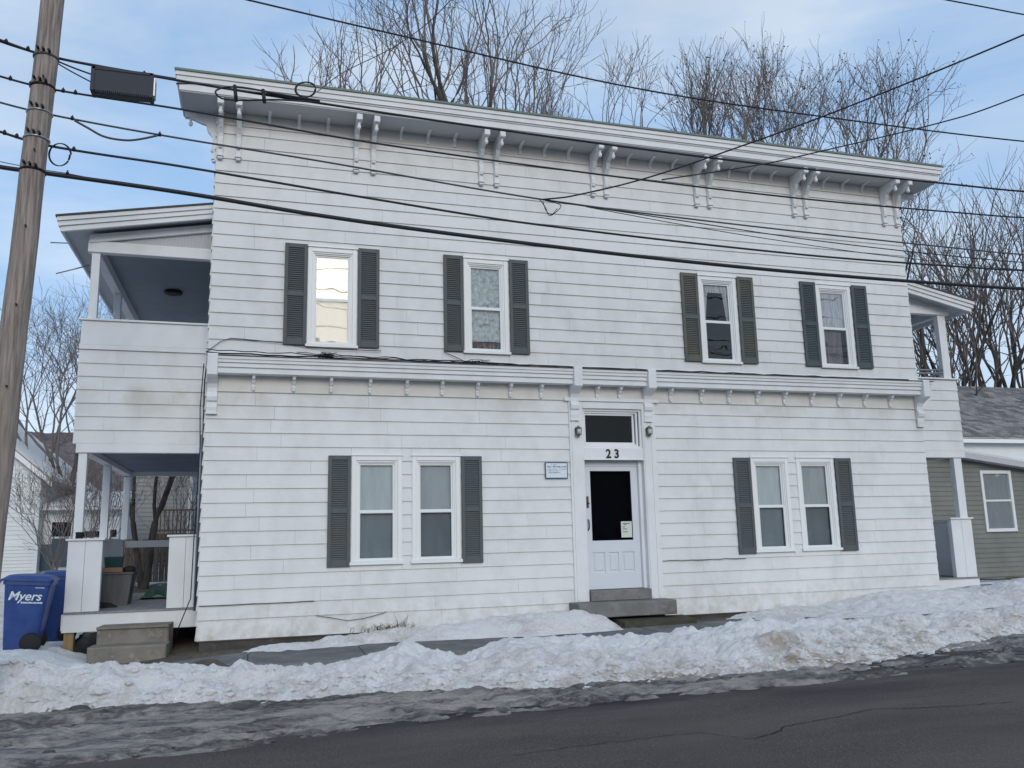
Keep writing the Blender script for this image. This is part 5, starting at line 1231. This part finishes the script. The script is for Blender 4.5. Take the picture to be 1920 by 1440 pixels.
# ------------------------------------------------------------------ trees
def tree(name, base, height, label, seed, stems, spread, twigm, barkm, crown_start=.35, density=1.0, leaves=0, lean=(0, 0), r0=.22, stemdirs=None, group='bare trees behind the house', tip=.0095, droop=0.0, hf=1.16, levels=6, clear=.22):
    r_ = random.Random(seed); e = empty(name, base, label, 'tree', group)
    big = MB(); small = MB(); lv = MB(); base = Vector(base); tips = []
    NL = levels
    def grow(p, d, ln, r, lvl):
        last = lvl >= NL
        nseg = 7 if lvl == 0 else (4 if lvl < 3 else 3); pts = [p]; dirs = [d]; wig = (.035 if clear > .3 else .07) if lvl == 0 else .05 + .022 * lvl
        for i in range(nseg):
            up = (.10 if lvl < 4 else .05) - droop * (lvl > 5) * .08
            d = (d + Vector((r_.gauss(0, wig), r_.gauss(0, wig), r_.gauss(0, wig * .6) + up))).normalized()
            p = p + d * (ln / nseg); pts.append(p); dirs.append(d)
        r1 = r * (.45 if last else .84)
        rad = [max(r + (r1 - r) * i / nseg, tip * .6) for i in range(nseg + 1)]
        (big if r > .045 else small).tube(pts, rad, 8 if r > .09 else (6 if r > .045 else (4 if r > .018 else 3)), cap=False)
        if last: tips.append(pts[-1]); return
        # side shoots
        ns = density * (0.0 if lvl == 0 else (.3 if lvl < 3 else .9)); ns = int(ns) + (r_.random() < ns - int(ns))
        for k in range(ns):
            fi = r_.uniform(.15, .9) * nseg; i = min(int(fi), nseg - 1); q = pts[i].lerp(pts[i + 1], fi - i); dd = dirs[i + 1]
            ax = dd.cross(Vector((r_.gauss(0, 1), r_.gauss(0, 1), r_.gauss(0, 1)))).normalized(); a = RAD(r_.uniform(32, 62))
            nd = (dd * math.cos(a) + ax * math.sin(a)).normalized()
            if nd.z < -.1: nd.z *= -.4; nd.normalize()
            grow(q, nd, ln * r_.uniform(.4, .7), max(rad[i] * .45, tip), min(lvl + 3, NL) if lvl < 3 else NL)
        nf = 2 if r_.random() < .80 else 3
        ph = r_.uniform(0, 2 * PI); a1 = d.cross(Vector((.3, .2, .9))).normalized(); a2 = d.cross(a1)
        for k in range(nf):
            t = ph + 2 * PI * k / nf + r_.gauss(0, .3); ax = a1 * math.cos(t) + a2 * math.sin(t); a = RAD(r_.uniform(9, 27) + (4 if lvl > 3 else 0)) * spread
            nd = (d * math.cos(a) + ax * math.sin(a)).normalized()
            cl = height * (1 - clear) * .255 * hf * r_.uniform(.8, 1.1) if lvl == 0 else ln * r_.uniform(.70, .92)
            grow(pts[-1], nd, cl, max(r1 * (.80 if nf == 2 else .70) * r_.uniform(.85, 1.1), tip), lvl + 1)
    if stemdirs is None:
        stemdirs = []
        for s in range(stems):
            a = 2 * PI * (s + r_.random() * .6) / stems; tl = r_.uniform(.10, .30) if stems > 1 else 0.02
            stemdirs.append((math.cos(a) * tl + lean[0], math.sin(a) * tl + lean[1], 1))
    for sd_ in stemdirs:
        d = Vector(sd_).normalized(); grow(base + Vector((d.x, d.y, 0)) * .15, d, height * clear * r_.uniform(.9, 1.05), r0 * r_.uniform(.8, 1.1), 0)
    big.build('trunk', M[barkm], e, fix=False); small.build('crown', M[twigm], e, fix=False)
    if leaves:
        for i in range(leaves):
            p = r_.choice(tips) + Vector((r_.gauss(0, .06), r_.gauss(0, .06), r_.gauss(0, .06))); s = r_.uniform(.025, .055)
            a = Vector((r_.gauss(0, 1), r_.gauss(0, 1), r_.gauss(0, 1))).normalized() * s; c_ = Vector((r_.gauss(0, 1), r_.gauss(0, 1), r_.gauss(0, 1))).normalized() * s
            lv.add([p - a, p + c_, p + a, p - c_], [(0, 1, 2, 3)])
        o = lv.build('dry_leaves', M['bud'], e, fix=False); o['kind'] = 'stuff'
    return e
g0 = lambda X, Y: float(ground_z(X, Y))
def tb(u, v, Y):   # ground point below a pixel column
    p = at(u, v, Y); return (p.x, Y, g0(p.x, Y))
def H(u, v, Y): return at(u, v, Y).z - g0(at(u, v, Y).x, Y)
tree('bare_tree', tb(640, 170, 16), H(640, 75, 16), 'smallest bare tree behind the roof, left of the tallest one', 11, 3, 1.0, 'twig', 'bark', density=.9, stemdirs=[(-.05, 0, 1), (.01, .05, 1), (.06, -.03, 1)], r0=.12, clear=.66)
tree('bare_tree', tb(850, 170, 15), H(865, -10, 15), 'tallest bare tree rising behind the middle of the roof', 22, 6, 1.0, 'twig', 'bark', density=.9, stemdirs=[(-.17, 0, 1), (-.08, .05, 1), (-.01, -.05, 1), (.05, .05, 1), (.12, -.03, 1), (.21, 0, 1)], r0=.14, clear=.60)
tree('bare_tree', tb(1085, 210, 18), H(1095, 165, 18), 'low thin bare tree showing over the roof, between the tall ones', 33, 3, .75, 'twig', 'bark', density=.8, stemdirs=[(-.06, 0, 1), (.02, .05, 1), (.07, -.03, 1)], r0=.11, clear=.72)
tree('bare_tree', tb(1320, 250, 15), H(1300, 150, 15), 'bare tree with ragged twigs over the roof, left of the dense clump', 44, 3, .70, 'twig', 'bark', density=.9, leaves=200, stemdirs=[(-.06, 0, 1), (.0, .05, 1), (.07, -.03, 1)], r0=.11, clear=.66)
tree('bare_tree', tb(1440, 260, 14), H(1450, 120, 14), 'dense upright bare tree with dry leaves over the right half of the roof', 55, 6, .72, 'twig', 'bark_dark', density=1.2, leaves=420, stemdirs=[(-.10, 0, 1), (-.05, .05, 1), (-.01, -.03, 1), (.03, .04, 1), (.07, .0, 1)], r0=.12, clear=.60)
tree('bare_tree', tb(1575, 270, 14), H(1595, 140, 14), 'upright bare tree with dry leaves just left of the right roof corner', 66, 4, .75, 'twig', 'bark_dark', density=1.1, leaves=420, stemdirs=[(-.03, 0, 1), (.03, .05, 1), (.08, -.03, 1), (.14, .02, 1)], r0=.12, clear=.62)
tree('bare_tree', tb(1690, 600, 13), H(1700, 300, 13), 'loose leaning bare tree beside the right roof corner', 77, 3, 1.0, 'twig', 'bark_dark', density=.9, leaves=300, stemdirs=[(.05, 0, 1), (-.05, .05, 1), (.13, -.02, 1)], r0=.11, clear=.55)
tree('bare_tree', tb(1850, 700, 15), H(1850, 430, 15), 'dark spreading tree rising over the shingle roof, forked low', 88, 3, 1.0, 'twig_dark', 'bark_dark', .3, 1.1, stemdirs=[(-.42, 0, 1), (.05, .1, 1), (.40, -.05, 1)], r0=.21)
tree('bare_tree', tb(1775, 700, 13), H(1790, 470, 13), 'slender dark tree behind the right upper porch', 99, 3, .9, 'twig_dark', 'bark_dark', .3, .85, stemdirs=[(-.22, 0, 1), (.06, .1, 1), (.25, .05, 1)], r0=.16)
tree('bare_tree', tb(1960, 700, 17), H(1960, 420, 17), 'thick dark tree cut by the right edge of the view', 101, 3, .95, 'twig_dark', 'bark_dark', .3, .9, stemdirs=[(-.35, 0, 1), (-.1, .1, 1), (.2, -.05, 1)], r0=.22)
p = at(270, 1085, 9.3); zb_ = g0(p.x, 9.3)
tree('yard_tree', (p.x, 9.3, zb_), 7.2, 'dark forked tree in the yard seen through the left porch', 111, 2, 1.1, 'twig_dark', 'bark_dark', .32, .8, stemdirs=[(-.30, .0, 1), (.14, .0, 1)], r0=.10, group='trees in the left yard', tip=.006)
p = at(60, 900, 14.5); tree('yard_tree', (p.x + .9, 14.5, g0(p.x, 14.5)), H(75, 545, 14.5), 'tangled bare tree between the pole and the left porch', 122, 3, 1.15, 'twig', 'bark_dark', .25, 1.0, stemdirs=[(-.15, .0, 1), (.15, .1, 1), (.02, -.1, 1)], r0=.085, group='trees in the left yard', tip=.006, levels=7, hf=1.0)
for (u_, Y_, h_, sd_, lab) in ((165, 8.2, 3.1, 131, 'low tangled bare shrub seen between the porch posts'), (110, 9.6, 3.3, 132, 'bare shrub in front of the white sided house'), (330, 12.5, 3.6, 133, 'bare brush in front of the wooden deck')):
    p = at(u_, 1000, Y_); tree('bare_shrub', (p.x, Y_, g0(p.x, Y_)), h_, lab, sd_, 6, 1.3, 'twig', 'bark', density=1.0, clear=.16, r0=.022, group='bare shrubs in the left yard', tip=.0045, levels=5)
# low far wood behind the right house and the left yard
wd = MB(); rw = random.Random(77)
for i in range(520):
    x = rw.uniform(20, 62); y = rw.uniform(24, 40); h = rw.uniform(5, 9); z0 = g0(x, y); lx = rw.gauss(0, .6)
    wd.tube([(x, y, z0), (x + lx, y, z0 + h * .6), (x + lx * 1.7, y, z0 + h)], [.05, .03, .01], 3, cap=False)
    for k in range(4):
        t = rw.uniform(.4, .95); q = (x + lx * t * 1.2, y, z0 + h * t); wd.tube([q, (q[0] + rw.gauss(0, .8), y + rw.gauss(0, .5), q[2] + rw.uniform(.5, 1.5))], [.02, .008], 3, cap=False)
tag(wd.build('far_wood', M['twig'], fix=False), 'thin bare woodland far behind the shingle roof', 'woodland', kind='stuff')
